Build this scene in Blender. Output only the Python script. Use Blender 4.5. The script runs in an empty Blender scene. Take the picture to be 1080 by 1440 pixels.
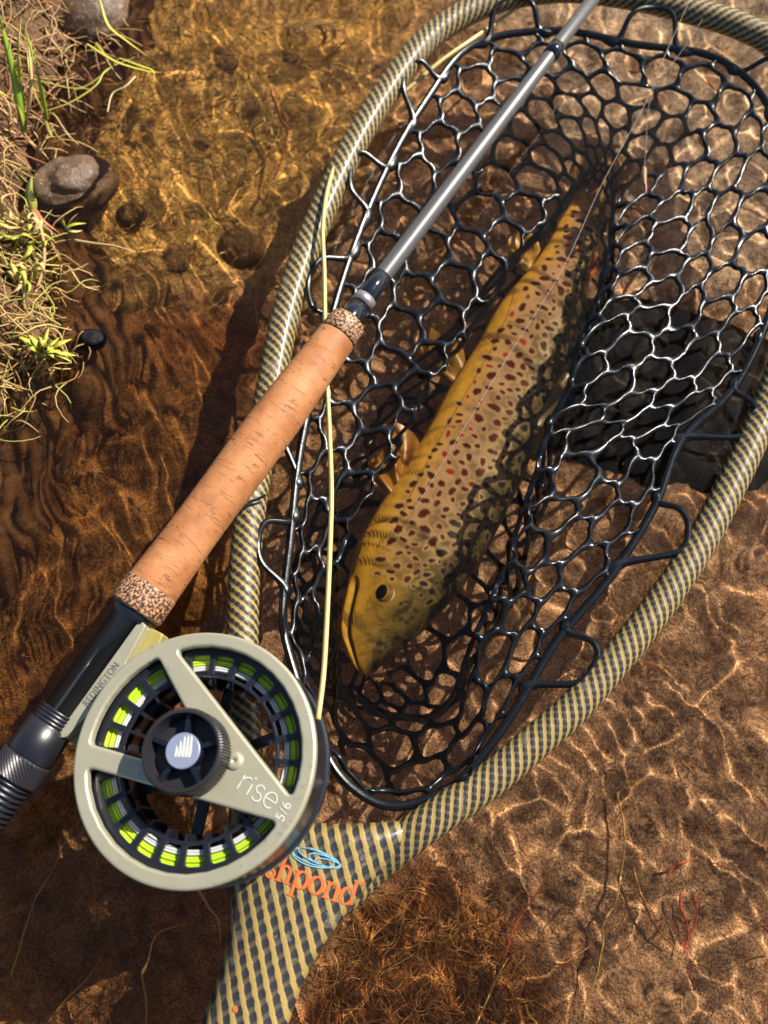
import bpy, math, random
import numpy as np
from mathutils import Vector, Matrix

random.seed(7)
RNG = np.random.default_rng(7)
SC = bpy.context.scene
COL = SC.collection
R = math.radians

# ------------------------------------------------------------------ camera
CAM_H, PITCH, HFOV = 0.400, R(18.0), R(48.0)
cam = bpy.data.cameras.new('camera')
cam.sensor_fit = 'HORIZONTAL'
cam.angle = HFOV
cam.clip_start, cam.clip_end = 0.01, 200.0
cam_o = bpy.data.objects.new('camera', cam)
COL.objects.link(cam_o)
cam_o.location = (0, 0, CAM_H)
cam_o.rotation_euler = (PITCH, 0, 0)
SC.camera = cam_o
cam.dof.use_dof = True
cam.dof.focus_distance = 0.385
cam.dof.aperture_fstop = 11.0

# ------------------------------------------------------------------ sky and sun
SUN_EL, SUN_AZ = R(42.0), R(34.0)          # azimuth from +X towards +Y
sun_dir = Vector((math.cos(SUN_EL) * math.cos(SUN_AZ), math.cos(SUN_EL) * math.sin(SUN_AZ), math.sin(SUN_EL)))
world = bpy.data.worlds.new('World')
SC.world = world
world.use_nodes = True
wn = world.node_tree
sky = wn.nodes.new('ShaderNodeTexSky')
sky.sky_type = 'NISHITA'
sky.sun_disc = False
sky.sun_elevation = SUN_EL
sky.sun_rotation = math.atan2(sun_dir.x, sun_dir.y)
wn.links.new(sky.outputs[0], wn.nodes['Background'].inputs[0])
wn.nodes['Background'].inputs[1].default_value = 0.065
sun = bpy.data.lights.new('sun', 'SUN')
sun.energy = 5.0
sun.angle = R(0.53)
sun.color = (1.0, 0.93, 0.82)
sun.cycles.is_caustics_light = True
sun_o = bpy.data.objects.new('sun', sun)
COL.objects.link(sun_o)
sun_o.rotation_euler = sun_dir.to_track_quat('Z', 'Y').to_euler()
sun_o.location = sun_dir * 3

SC.view_settings.view_transform = 'Standard'
SC.view_settings.look = 'None'
SC.view_settings.gamma = 1.0
SC.view_settings.exposure = 1.0
SC.cycles.use_denoising = True
SC.cycles.max_bounces = 8
SC.cycles.transparent_max_bounces = 8
SC.cycles.sample_clamp_indirect = 3.0
SC.cycles.sample_clamp_direct = 12.0
SC.cycles.blur_glossy = 0.3

# ------------------------------------------------------------------ projection helpers (photo pixels -> points in the place)
FPX = 540.0 / math.tan(HFOV / 2)
CT, ST = math.cos(PITCH), math.sin(PITCH)

def ray(px, py):
    xc, yc = (px - 540.0) / FPX, (720.0 - py) / FPX
    return np.array((xc, yc * CT + ST, yc * ST - CT))

def at(px, py, z=0.0):
    d = ray(px, py)
    return np.array((0, 0, CAM_H)) + d * ((z - CAM_H) / d[2])

def atw(px, py, z):
    """a point below the water surface, seen through it"""
    p = at(px, py, 0.0)
    d = ray(px, py); d = d / np.linalg.norm(d)
    h = d[:2] / 1.33
    dz = -math.sqrt(max(1e-6, 1 - h @ h))
    t = z / dz
    return np.array((p[0] + h[0] * t, p[1] + h[1] * t, z))

def pts(lst, z):
    return np.array([at(a, b, z) if not hasattr(z, '__len__') else at(a, b, z[i]) for i, (a, b) in enumerate(lst)])

def catmull(P, n, closed=False):
    P = np.asarray(P, float)
    m = len(P)
    out = []
    segs = m if closed else m - 1
    for i in range(segs):
        if closed:
            p0, p1, p2, p3 = P[(i - 1) % m], P[i], P[(i + 1) % m], P[(i + 2) % m]
        else:
            p1, p2 = P[i], P[i + 1]
            p0 = P[i - 1] if i > 0 else 2 * p1 - p2
            p3 = P[i + 2] if i + 2 < m else 2 * p2 - p1
        for k in range(n):
            t = k / n
            out.append(0.5 * (2 * p1 + (p2 - p0) * t + (2 * p0 - 5 * p1 + 4 * p2 - p3) * t * t + (3 * p1 - p0 - 3 * p2 + p3) * t ** 3))
    if not closed:
        out.append(P[-1])
    return np.array(out)

# ------------------------------------------------------------------ noise for geometry
def vnoise(x, y, seed):
    xi, yi = np.floor(x).astype(np.int64), np.floor(y).astype(np.int64)
    xf, yf = x - xi, y - yi
    def h(a, b):
        n = (a * 374761393 + b * 668265263 + seed * 974711) & 0x7fffffff
        n = ((n ^ (n >> 13)) * 1274126177) & 0x7fffffff
        return ((n ^ (n >> 16)) & 0xffff) / 65535.0
    u, v = xf * xf * (3 - 2 * xf), yf * yf * (3 - 2 * yf)
    return (h(xi, yi) * (1 - u) + h(xi + 1, yi) * u) * (1 - v) + (h(xi, yi + 1) * (1 - u) + h(xi + 1, yi + 1) * u) * v

def fbm(x, y, scale, octv=4, seed=0):
    x, y = np.asarray(x, float) * scale, np.asarray(y, float) * scale
    s, a, t = 0.0, 0.5, 0.0
    for k in range(octv):
        s = s + a * vnoise(x + 17.3 * k, y - 9.1 * k, seed + k)
        t += a
        a *= 0.5
        x, y = x * 2.03, y * 2.03
    return s / t

def sstep(a, b, x):
    t = np.clip((x - a) / (b - a), 0, 1)
    return t * t * (3 - 2 * t)

# ------------------------------------------------------------------ materials
MATS = {}
def mat(name, color=(0.5, 0.5, 0.5), rough=0.5, metal=0.0, spec=0.5, coat=0.0, coat_rough=0.05):
    m = bpy.data.materials.new(name)
    m.use_nodes = True
    b = m.node_tree.nodes['Principled BSDF']
    b.inputs['Base Color'].default_value = (*color, 1)
    b.inputs['Roughness'].default_value = rough
    b.inputs['Metallic'].default_value = metal
    b.inputs['Specular IOR Level'].default_value = spec
    b.inputs['Coat Weight'].default_value = coat
    b.inputs['Coat Roughness'].default_value = coat_rough
    MATS[name] = m
    return m

class NT:
    """small node-writing helper"""
    def __init__(self, m):
        self.t = m.node_tree
        self.b = self.t.nodes.get('Principled BSDF')
    def n(self, typ, **kw):
        nd = self.t.nodes.new(typ)
        for k, v in kw.items():
            if k.startswith('i_'):
                key = k[2:].replace('_', ' ')
                nd.inputs[key].default_value = v
            else:
                setattr(nd, k, v)
        return nd
    def l(self, a, b):
        self.t.links.new(a, b)
    def math(self, op, a, b=None, clamp=False):
        nd = self.t.nodes.new('ShaderNodeMath'); nd.operation = op; nd.use_clamp = clamp
        for i, v in enumerate((a, b)):
            if v is None: continue
            if isinstance(v, (int, float)): nd.inputs[i].default_value = v
            else: self.l(v, nd.inputs[i])
        return nd.outputs[0]
    def mix(self, fac, a, b, blend='MIX'):
        nd = self.t.nodes.new('ShaderNodeMix'); nd.data_type = 'RGBA'; nd.blend_type = blend
        if isinstance(fac, (int, float)): nd.inputs[0].default_value = fac
        else: self.l(fac, nd.inputs[0])
        for i, v in ((6, a), (7, b)):
            if isinstance(v, tuple): nd.inputs[i].default_value = (*v, 1) if len(v) == 3 else v
            else: self.l(v, nd.inputs[i])
        return nd.outputs[2]
    def ramp(self, fac, stops):
        nd = self.t.nodes.new('ShaderNodeValToRGB')
        e = nd.color_ramp.elements
        while len(e) < len(stops): e.new(0.5)
        for el, (p, c) in zip(e, stops):
            el.position = p
            el.color = (*c, 1) if hasattr(c, '__len__') else (c, c, c, 1)
        self.l(fac, nd.inputs[0])
        return nd.outputs[0]
    def noise(self, scale, detail=4, rough=0.55, vec=None, dist=0.0):
        nd = self.n('ShaderNodeTexNoise')
        nd.inputs['Scale'].default_value = scale
        nd.inputs['Detail'].default_value = detail
        nd.inputs['Roughness'].default_value = rough
        nd.inputs['Distortion'].default_value = dist
        self.l(vec if vec is not None else self.coord('Object'), nd.inputs['Vector'])
        return nd.outputs['Fac']
    def coord(self, what='Object'):
        return self.n('ShaderNodeTexCoord').outputs[what]
    def mapping(self, vec, scale=(1, 1, 1), rot=(0, 0, 0)):
        nd = self.n('ShaderNodeMapping')
        nd.inputs['Scale'].default_value = scale
        nd.inputs['Rotation'].default_value = rot
        self.l(vec, nd.inputs['Vector'])
        return nd.outputs[0]
    def bump(self, h, strength=0.3, dist=0.001):
        nd = self.n('ShaderNodeBump')
        nd.inputs['Strength'].default_value = strength
        nd.inputs['Distance'].default_value = dist
        self.l(h, nd.inputs['Height'])
        self.l(nd.outputs[0], self.b.inputs['Normal'])
    def color(self, c): self.l(c, self.b.inputs['Base Color'])
    def rough(self, c): self.l(c, self.b.inputs['Roughness'])

# braided fibre under clear resin: UV holds the two strand counts
m = mat('braid', (0.5, 0.4, 0.15), 0.42, spec=0.3, coat=0.3, coat_rough=0.14)
k = NT(m)
sep = k.n('ShaderNodeSeparateXYZ'); k.l(k.coord('UV'), sep.inputs[0])
wob = k.math('MULTIPLY', k.math('SUBTRACT', k.noise(260, 2), 0.5), 0.22)
P = k.math('FRACT', k.math('ADD', sep.outputs[0], wob))
Q = k.math('FRACT', k.math('ADD', sep.outputs[1], wob))
tri_p = k.math('ABSOLUTE', k.math('SUBTRACT', P, 0.5))            # 0 in the middle of a yellow strand
over = k.math('LESS_THAN', Q, 0.64)
width = k.math('ADD', 0.185, k.math('MULTIPLY', over, 0.0))
bulge = k.math('MULTIPLY', k.math('ABSOLUTE', k.math('SUBTRACT', Q, 0.32)), 0.10)
is_y = k.math('LESS_THAN', tri_p, k.math('ADD', 0.19, bulge))
fib = k.noise(1400, 2)
yel = k.mix(fib, (0.19, 0.125, 0.032), (0.38, 0.275, 0.095))
drk = k.mix(fib, (0.010, 0.011, 0.014), (0.034, 0.034, 0.036))
gap = k.mix(fib, (0.038, 0.030, 0.020), (0.10, 0.078, 0.05))
base = k.mix(over, gap, drk)
col = k.mix(is_y, base, yel)
col = k.mix(k.math('MULTIPLY', k.math('GREATER_THAN', k.noise(90, 3), 0.64), 0.35), col, (0.20, 0.17, 0.12))
k.color(col)
k.rough(k.math('ADD', 0.3, k.math('MULTIPLY', k.noise(300, 3), 0.3)))
k.bump(k.math('SUBTRACT', 1.0, k.math('MULTIPLY', tri_p, 2.0)), 0.35, 0.0006)

# black rubber netting
m = mat('rubber', (0.004, 0.005, 0.007), 0.3, spec=0.4)
k = NT(m)
n1 = k.noise(220, 4)
k.rough(k.math('ADD', 0.15, k.math('MULTIPLY', n1, 0.30)))
k.bump(n1, 0.25, 0.0006)

# cork
m = mat('cork', (0.5, 0.27, 0.13), 0.62, spec=0.35)
k = NT(m)
uv = k.coord('UV')
s1 = k.noise(42, 5, 0.6, uv)
c = k.ramp(s1, [(0.30, (0.225, 0.080, 0.024)), (0.5, (0.365, 0.146, 0.052)), (0.70, (0.46, 0.215, 0.088))])
long_ = k.mapping(uv, (560, 130, 1))
pit = k.noise(1.0, 3, 0.7, long_, 0.6)
pitm = k.ramp(pit, [(0.57, 0.0), (0.64, 1.0)])
zone = k.ramp(k.noise(60, 2, 0.5, uv), [(0.5, 0.0), (0.6, 1.0)])
pitz = k.math('MULTIPLY', pitm, k.math('ADD', 0.35, k.math('MULTIPLY', zone, 0.65)))
pit2 = k.ramp(k.noise(1.0, 2, 0.6, k.mapping(uv, (420, 900, 1))), [(0.66, 0.0), (0.72, 1.0)])
pitz = k.math('MAXIMUM', pitz, k.math('MULTIPLY', pit2, 0.6))
c = k.mix(k.math('MULTIPLY', pitz, 0.8), c, (0.13, 0.045, 0.018))
sx = k.n('ShaderNodeSeparateXYZ'); k.l(uv, sx.inputs[0])
ringw = k.math('ADD', k.math('MULTIPLY', sx.outputs[0], 82.0), k.math('MULTIPLY', k.noise(45, 3, 0.5, uv), 0.9))
ringf = k.math('ABSOLUTE', k.math('SUBTRACT', k.math('FRACT', ringw), 0.5))
ring = k.math('MULTIPLY', k.math('LESS_THAN', ringf, 0.018), k.math('GREATER_THAN', k.noise(160, 2, 0.5, uv), 0.47))
c = k.mix(k.math('MULTIPLY', ring, 0.6), c, (0.17, 0.06, 0.025))
k.color(c)
k.bump(k.math('SUBTRACT', k.math('MULTIPLY', s1, 0.3), k.math('ADD', pitz, ring)), 0.5, 0.0005)

m = mat('burl', (0.3, 0.17, 0.1), 0.6)
k = NT(m)
f = k.noise(850, 2, 0.6)
c = k.ramp(f, [(0.42, (0.03, 0.013, 0.007)), (0.5, (0.20, 0.09, 0.042)), (0.58, (0.45, 0.25, 0.13))])
k.color(c); k.bump(f, 0.4, 0.0004)

m = mat('black_anodised', (0.010, 0.010, 0.014), 0.30, spec=0.6)
k = NT(m); k.rough(k.math('ADD', 0.24, k.math('MULTIPLY', k.noise(180, 4), 0.2)))
m = mat('graphite', (0.085, 0.08, 0.082), 0.42, metal=0.25, spec=0.5, coat=0.25, coat_rough=0.3)
k = NT(m); g = k.noise(900, 3, 0.6, k.mapping(k.coord('UV'), (0.4, 8, 1)))
k.color(k.ramp(g, [(0.3, (0.05, 0.047, 0.048)), (0.7, (0.13, 0.125, 0.125))]))
mat('gloss_black', (0.006, 0.008, 0.014), 0.12, spec=0.6)
m = mat('silver_wrap', (0.35, 0.32, 0.31), 0.35, metal=0.7)
m = mat('sage_metal', (0.36, 0.35, 0.26), 0.36, metal=0.45, spec=0.5)
k = NT(m)
w_ = k.noise(70, 5, 0.6)
k.color(k.mix(w_, (0.36, 0.34, 0.235), (0.47, 0.44, 0.315)))
k.rough(k.math('ADD', 0.20, k.math('MULTIPLY', k.noise(120, 5), 0.28)))
k.bump(k.noise(1500, 2), 0.06, 0.0003)
m = mat('sage_metal_shade', (0.33, 0.28, 0.09), 0.42, metal=0.25)  # sage metal with the shade of the foot's lower flank put into its colour
mat('spool_black', (0.010, 0.011, 0.016), 0.26, spec=0.6)
m = mat('knurl_black', (0.022, 0.020, 0.023), 0.38, metal=0.2)
mat('neon_line', (0.36, 0.53, 0.02), 0.45)
mat('neon_line_pale', (0.42, 0.50, 0.12), 0.45)
mat('backing_line', (0.45, 0.46, 0.45), 0.5)
m = mat('fly_line', (0.62, 0.52, 0.17), 0.45)
k = NT(m); k.color(k.mix(k.noise(300, 3), (0.42, 0.33, 0.09), (0.58, 0.49, 0.19)))
mat('monofilament', (0.36, 0.30, 0.26), 0.25)
mat('cap_disc', (0.34, 0.37, 0.50), 0.32, metal=0.5)
mat('etching', (0.52, 0.52, 0.47), 0.4)
mat('engraving_dark', (0.11, 0.115, 0.11), 0.5)
mat('orange_ink', (0.60, 0.115, 0.025), 0.4, coat=0.5)
mat('blue_ink', (0.16, 0.36, 0.47), 0.4, coat=0.5)

def vcol_mat(name, rough, noise_scale=0, amt=0.3, spec=0.5, bump=0.0, bump_scale=300, bump_dist=0.001):
    m = mat(name, (0.5, 0.5, 0.5), rough, spec=spec)
    k = NT(m)
    a = k.n('ShaderNodeVertexColor'); a.layer_name = 'Col'
    c = a.outputs[0]
    if noise_scale:
        c = k.mix(amt, c, k.ramp(k.noise(noise_scale, 6, 0.65), [(0.3, 0.25), (0.7, 1.0)]), 'MULTIPLY')
    k.color(c)
    if bump:
        k.bump(k.noise(bump_scale, 5, 0.6), bump, bump_dist)
    return m
vcol_mat('trout_skin', 0.42, 0, spec=0.10)
vcol_mat('strand', 0.55, 0)
vcol_mat('wet_soil', 0.6, 120, 0.8, spec=0.2, bump=0.8, bump_scale=160, bump_dist=0.004)

# trout scales: fine relief on the painted skin
k = NT(MATS['trout_skin'])
vo = k.n('ShaderNodeTexVoronoi'); vo.inputs['Scale'].default_value = 1.0
k.l(k.mapping(k.coord('UV'), (190, 95, 1)), vo.inputs['Vector'])
k.bump(vo.outputs['Distance'], 0.12, 0.0005)

# stream bed: sediment, grains, films of algae
m = mat('sediment', (0.2, 0.12, 0.06), 0.85, spec=0.2)
k = NT(m)
a = k.n('ShaderNodeVertexColor'); a.layer_name = 'Col'
oc = k.coord('Object')
n_big = k.noise(38, 6, 0.65, oc, 0.6)
n_mid = k.noise(150, 6, 0.7, oc, 0.3)
n_fine = k.noise(900, 3, 0.6, oc)
c = k.mix(1.0, a.outputs[0], k.ramp(n_big, [(0.30, (0.45, 0.36, 0.28)), (0.5, (1.0, 1.0, 1.0)), (0.72, (1.45, 1.32, 1.15))]), 'MULTIPLY')
c = k.mix(0.8, c, k.ramp(n_mid, [(0.30, (0.40, 0.32, 0.25)), (0.52, (1.0, 1.0, 1.0)), (0.75, (1.5, 1.42, 1.3))]), 'MULTIPLY')
c = k.mix(0.85, c, k.ramp(n_fine, [(0.35, (0.40, 0.35, 0.3)), (0.52, (1.0, 1.0, 1.0)), (0.68, (1.7, 1.6, 1.5))]), 'MULTIPLY')
k.color(c)
k.bump(k.math('ADD', n_mid, k.math('MULTIPLY', n_fine, 0.55)), 1.0, 0.004)

def stone_mat(name, c0, c1, rough):
    m = mat(name, c0, rough)
    m.node_tree.nodes['Principled BSDF'].inputs['Specular IOR Level'].default_value = 0.35 if name == 'stone_wet' else 0.1
    k = NT(m)
    oc = k.coord('Object')
    n1 = k.noise(90, 6, 0.65, oc, 0.4)
    c = k.mix(n1, c0, c1)
    if name != 'stone_shade_dark': c = k.mix(k.math('MULTIPLY', k.math('GREATER_THAN', k.noise(420, 4, 0.6, oc), 0.60), 0.6), c, tuple(min(1, x * 2.0) for x in c1))
    k.color(c)
    k.bump(k.noise(260, 5, 0.65, oc), 0.6, 0.002)
stone_mat('stone_wet', (0.055, 0.033, 0.019), (0.15, 0.092, 0.055), 0.42)
stone_mat('stone_brown', (0.075, 0.042, 0.016), (0.20, 0.12, 0.05), 0.7)
stone_mat('stone_shade_dark', (0.003, 0.003, 0.0045), (0.011, 0.010, 0.012), 0.5)  # small black stone, and the near-black slab that imitates shade
stone_mat('stone_pink', (0.17, 0.105, 0.08), (0.34, 0.23, 0.18), 0.7)
stone_mat('stone_rust', (0.085, 0.036, 0.010), (0.20, 0.085, 0.026), 0.8)

# water: a real refracting sheet
m = bpy.data.materials.new('water'); m.use_nodes = True; MATS['water'] = m
nt = m.node_tree; nt.nodes.clear()
g = nt.nodes.new('ShaderNodeBsdfGlass')
g.inputs['Roughness'].default_value = 0.0
g.inputs['IOR'].default_value = 1.33
g.inputs['Color'].default_value = (1.0, 0.90, 0.73, 1)
o = nt.nodes.new('ShaderNodeOutputMaterial')
nt.links.new(g.outputs[0], o.inputs[0])
m = bpy.data.materials.new('droplet'); m.use_nodes = True; MATS['droplet'] = m
nt = m.node_tree; nt.nodes.clear()
g = nt.nodes.new('ShaderNodeBsdfGlossy'); g.inputs['Roughness'].default_value = 0.06
tr = nt.nodes.new('ShaderNodeBsdfTransparent')
mx = nt.nodes.new('ShaderNodeMixShader')
o = nt.nodes.new('ShaderNodeOutputMaterial')
mx.inputs[0].default_value = 0.13; nt.links.new(tr.outputs[0], mx.inputs[1]); nt.links.new(g.outputs[0], mx.inputs[2]); nt.links.new(mx.outputs[0], o.inputs[0])

# ------------------------------------------------------------------ object helpers
def empty(name, loc, label, cat, group=None, rot=None):
    o = bpy.data.objects.new(name, None)
    COL.objects.link(o)
    o.empty_display_size = 0.01
    if rot is not None:
        o.matrix_world = rot
    else:
        o.location = loc
    o['label'] = label; o['category'] = cat
    if group: o['group'] = group
    return o

def tag(o, label, cat, group=None):
    o['label'] = label; o['category'] = cat
    if group: o['group'] = group
    return o

def root_of(o):
    while o.parent is not None: o = o.parent
    return o

def mesh(name, V, F, mt, parent=None, smooth=True, uv=None, col=None, local=False, receiver=False, origin=None):
    """one mesh object; V in world space unless local; uv/col per vertex"""
    V = np.array(V, float)
    loc = None
    if parent is not None:
        if not local:
            V = V - np.array(root_of(parent).location)
    else:
        loc = np.array(origin) if origin is not None else V.mean(0)
        V = V - loc
    me = bpy.data.meshes.new(name)
    if isinstance(F, np.ndarray):
        F = F.tolist()
    me.from_pydata(V.tolist(), [], F)
    me.polygons.foreach_set('use_smooth', [smooth] * len(me.polygons))
    if uv is not None or col is not None:
        li = np.empty(len(me.loops), np.int32)
        me.loops.foreach_get('vertex_index', li)
        if uv is not None:
            ul = me.uv_layers.new(name='UVMap')
            ul.data.foreach_set('uv', np.asarray(uv, np.float32)[li].ravel())
        if col is not None:
            ca = me.color_attributes.new(name='Col', type='FLOAT_COLOR', domain='POINT')
            c4 = np.ones((len(V), 4), np.float32); c4[:, :3] = col
            ca.data.foreach_set('color', c4.ravel())
    me.materials.append(MATS[mt])
    me.update()
    o = bpy.data.objects.new(name, me)
    COL.objects.link(o)
    if parent is not None:
        o.parent = parent
    else:
        o.location = loc
    if receiver:
        o.cycles.is_caustics_receiver = True
    return o

def frames(P, closed=False):
    P = np.asarray(P, float)
    if closed:
        T = np.roll(P, -1, 0) - np.roll(P, 1, 0)
    else:
        T = np.gradient(P, axis=0)
    T /= np.linalg.norm(T, axis=1)[:, None] + 1e-12
    up = np.array((0, 0, 1.0)) if abs(T[0][2]) < 0.9 else np.array((1.0, 0, 0))
    n = np.cross(np.cross(T[0], up), T[0]); n /= np.linalg.norm(n)
    N = [n]
    for i in range(1, len(P)):
        n = N[-1] - T[i] * (N[-1] @ T[i])
        n /= np.linalg.norm(n)
        N.append(n)
    N = np.array(N)
    return T, N, np.cross(T, N)

def tube(P, r, seg=8, closed=False, flat=1.0, caps=True, level=False):
    """swept tube; returns V, F, arc length per ring, angle fraction per vertex column. level keeps the frame's N vertical."""
    P = np.asarray(P, float)
    n = len(P)
    r = np.broadcast_to(np.asarray(r, float), (n,))
    T, N, B = frames(P, closed)
    if level:
        z = np.array((0, 0, 1.0))
        B = np.cross(T, z); B /= np.linalg.norm(B, axis=1)[:, None] + 1e-12
        N = np.cross(B, T)
    a = np.arange(seg + 1) / seg * 2 * math.pi
    V = P[:, None, :] + r[:, None, None] * (np.cos(a)[None, :, None] * N[:, None, :] * flat + np.sin(a)[None, :, None] * B[:, None, :])
    L = np.concatenate(([0], np.cumsum(np.linalg.norm(np.diff(P, axis=0), axis=1))))
    F = []
    w = seg + 1
    rings = n if not closed else n
    for i in range(n if closed else n - 1):
        j = (i + 1) % n
        for q in range(seg):
            F.append((i * w + q, j * w + q, j * w + q + 1, i * w + q + 1))
    V = V.reshape(-1, 3)
    if caps and not closed:
        for i, flip in ((0, True), (n - 1, False)):
            ring = [i * w + q for q in range(seg)]
            F.append(tuple(ring if not flip else ring[::-1])[::-1])
    return V, F, L, np.arange(w) / seg

def tube_uv(L, fr):
    return np.stack(np.meshgrid(L, fr, indexing='ij'), -1).reshape(-1, 2)

def lathe(p0, p1, prof, seg=40, jitter=None):
    """surface of revolution about p0->p1; prof = [(distance along, radius)]"""
    p0, p1 = np.array(p0, float), np.array(p1, float)
    d = (p1 - p0) / np.linalg.norm(p1 - p0)
    ref = np.array((0, 0, 1.0)) if abs(d[2]) < 0.9 else np.array((1.0, 0, 0))
    e = np.cross(d, ref); e /= np.linalg.norm(e)
    f = np.cross(e, d)
    a = np.arange(seg + 1) / seg * 2 * math.pi
    V, UV = [], []
    for (t, r) in prof:
        for q, x in enumerate(a):
            V.append(p0 + d * t + r * (math.cos(x) * e + math.sin(x) * f))
            UV.append((t, r * x if r > 0 else 0))
    w = seg + 1
    F = []
    for i in range(len(prof) - 1):
        for q in range(seg):
            F.append((i * w + q, i * w + q + 1, (i + 1) * w + q + 1, (i + 1) * w + q))
    return np.array(V), F, np.array(UV)

def join(parts):
    V, F, off = [], [], 0
    for v, f in parts:
        V.append(np.asarray(v)); F += [tuple(i + off for i in q) for q in f]; off += len(v)
    return np.concatenate(V), F

def plate(loops, thick, bevel=0.0, res=2):
    """flat plate with holes from 2-D loops (outer first); thickness centred on z=0. Returns V, F"""
    cu = bpy.data.curves.new('plate_tmp', 'CURVE')
    cu.dimensions = '2D'; cu.fill_mode = 'BOTH'
    cu.extrude = max(0.0, thick / 2 - bevel); cu.bevel_depth = bevel; cu.bevel_resolution = res
    cu.offset = -bevel
    for lp in loops:
        s = cu.splines.new('POLY')
        s.points.add(len(lp) - 1)
        for p, (x, y) in zip(s.points, lp): p.co = (x * 1000, y * 1000, 0, 1)
        s.use_cyclic_u = True
    cu.extrude *= 1000; cu.bevel_depth *= 1000; cu.offset *= 1000
    o = bpy.data.objects.new('plate_tmp', cu); COL.objects.link(o)
    dg = bpy.context.evaluated_depsgraph_get()
    me = bpy.data.meshes.new_from_object(o.evaluated_get(dg))
    V = np.empty(len(me.vertices) * 3); me.vertices.foreach_get('co', V)
    F = [tuple(p.vertices) for p in me.polygons]
    bpy.data.objects.remove(o); bpy.data.curves.remove(cu); bpy.data.meshes.remove(me)
    return V.reshape(-1, 3) / 1000.0, F

def text_mesh(body, size=1.0):
    cu = bpy.data.curves.new('text_tmp', 'FONT')
    cu.body = body; cu.size = 1.0; cu.align_x = 'CENTER'; cu.align_y = 'CENTER'; cu.extrude = 0.0
    cu.space_character = 1.1
    o = bpy.data.objects.new('text_tmp', cu); COL.objects.link(o)
    dg = bpy.context.evaluated_depsgraph_get()
    me = bpy.data.meshes.new_from_object(o.evaluated_get(dg))
    V = np.empty(len(me.vertices) * 3); me.vertices.foreach_get('co', V)
    F = [tuple(p.vertices) for p in me.polygons]
    bpy.data.objects.remove(o); bpy.data.curves.remove(cu); bpy.data.meshes.remove(me)
    return V.reshape(-1, 3) * size, F

def stroke(P2, w):
    """flat ribbon in 2-D along P2 with widths w -> V (n,2), F"""
    P2 = np.asarray(P2, float)
    w = np.broadcast_to(np.asarray(w, float), (len(P2),))
    T = np.gradient(P2, axis=0); T /= np.linalg.norm(T, axis=1)[:, None] + 1e-12
    Nn = np.stack([-T[:, 1], T[:, 0]], 1)
    V = np.concatenate([P2 - Nn * w[:, None] / 2, P2 + Nn * w[:, None] / 2])
    n = len(P2)
    return V, [(i, i + 1, n + i + 1, n + i) for i in range(n - 1)]

def ell(cx, cy, rx, ry, a0=0, a1=360, n=28, rot=0):
    a = np.radians(np.linspace(a0, a1, n))
    x, y = rx * np.cos(a), ry * np.sin(a)
    c, s = math.cos(R(rot)), math.sin(R(rot))
    return np.stack([cx + c * x - s * y, cy + s * x + c * y], 1)

def heightgrid(xs, ys, f):
    X, Y = np.meshgrid(xs, ys)
    Z = f(X, Y)
    V = np.stack([X, Y, Z], -1).reshape(-1, 3)
    nx, ny = len(xs), len(ys)
    i = np.arange(nx * ny).reshape(ny, nx)
    Q = np.stack([i[:-1, :-1], i[:-1, 1:], i[1:, 1:], i[1:, :-1]], -1).reshape(-1, 4)
    return V, Q, X, Y

def axis_samples(lo, hi, step, far):
    core = np.arange(lo, hi + step / 2, step)
    g = []
    d, s = 0, step
    while d < far:
        s *= 1.35; d += s; g.append(d)
    g = np.array(g)
    return np.concatenate([(lo - g)[::-1], core, hi + g])

def in_poly(px, py, poly):
    poly = np.asarray(poly, float)
    inside = np.zeros(np.shape(px), bool)
    j = len(poly) - 1
    for i in range(len(poly)):
        xi, yi = poly[i]; xj, yj = poly[j]
        c = ((yi > py) != (yj > py)) & (px < (xj - xi) * (py - yi) / (yj - yi + 1e-12) + xi)
        inside ^= c
        j = i
    return inside

def poly_dist(px, py, poly):
    """signed distance, positive inside"""
    poly = np.asarray(poly, float)
    d = np.full(np.shape(px), 1e9)
    for i in range(len(poly)):
        a, b = poly[i], poly[(i + 1) % len(poly)]
        ab = b - a
        t = np.clip(((px - a[0]) * ab[0] + (py - a[1]) * ab[1]) / (ab @ ab + 1e-12), 0, 1)
        d = np.minimum(d, np.hypot(px - a[0] - ab[0] * t, py - a[1] - ab[1] * t))
    return np.where(in_poly(px, py, poly), d, -d)

# ------------------------------------------------------------------ the setting: stream bed, bank, water
BED = -0.082
bank_px = [(-400, -260), (160, -60), (150, 25), (112, 95), (72, 160), (62, 215), (60, 300), (84, 335), (98, 420), (120, 470), (95, 510), (50, 545), (10, 640), (-30, 760), (-260, 1000), (-700, 700)]
BANK = np.array([at(a, b, 0.0)[:2] for a, b in bank_px])

def wpoly(px):
    return np.array([atw(a, b, BED)[:2] for a, b in px])
Z_OLIVE = wpoly([(60, -80), (640, -80), (560, 60), (470, 250), (400, 400), (250, 440), (120, 440), (60, 300)])
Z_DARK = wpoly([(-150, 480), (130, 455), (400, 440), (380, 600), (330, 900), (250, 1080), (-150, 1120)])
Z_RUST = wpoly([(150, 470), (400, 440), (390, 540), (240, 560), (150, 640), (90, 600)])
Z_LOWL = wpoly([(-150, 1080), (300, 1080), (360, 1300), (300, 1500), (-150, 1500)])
Z_FIB = wpoly([(400, 1500), (470, 1300), (600, 1190), (680, 1250), (740, 1340), (790, 1500)])
Z_PALE_SHEEN = wpoly([(680, -100), (1300, -100), (1300, 420), (900, 400), (760, 250)])

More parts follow.
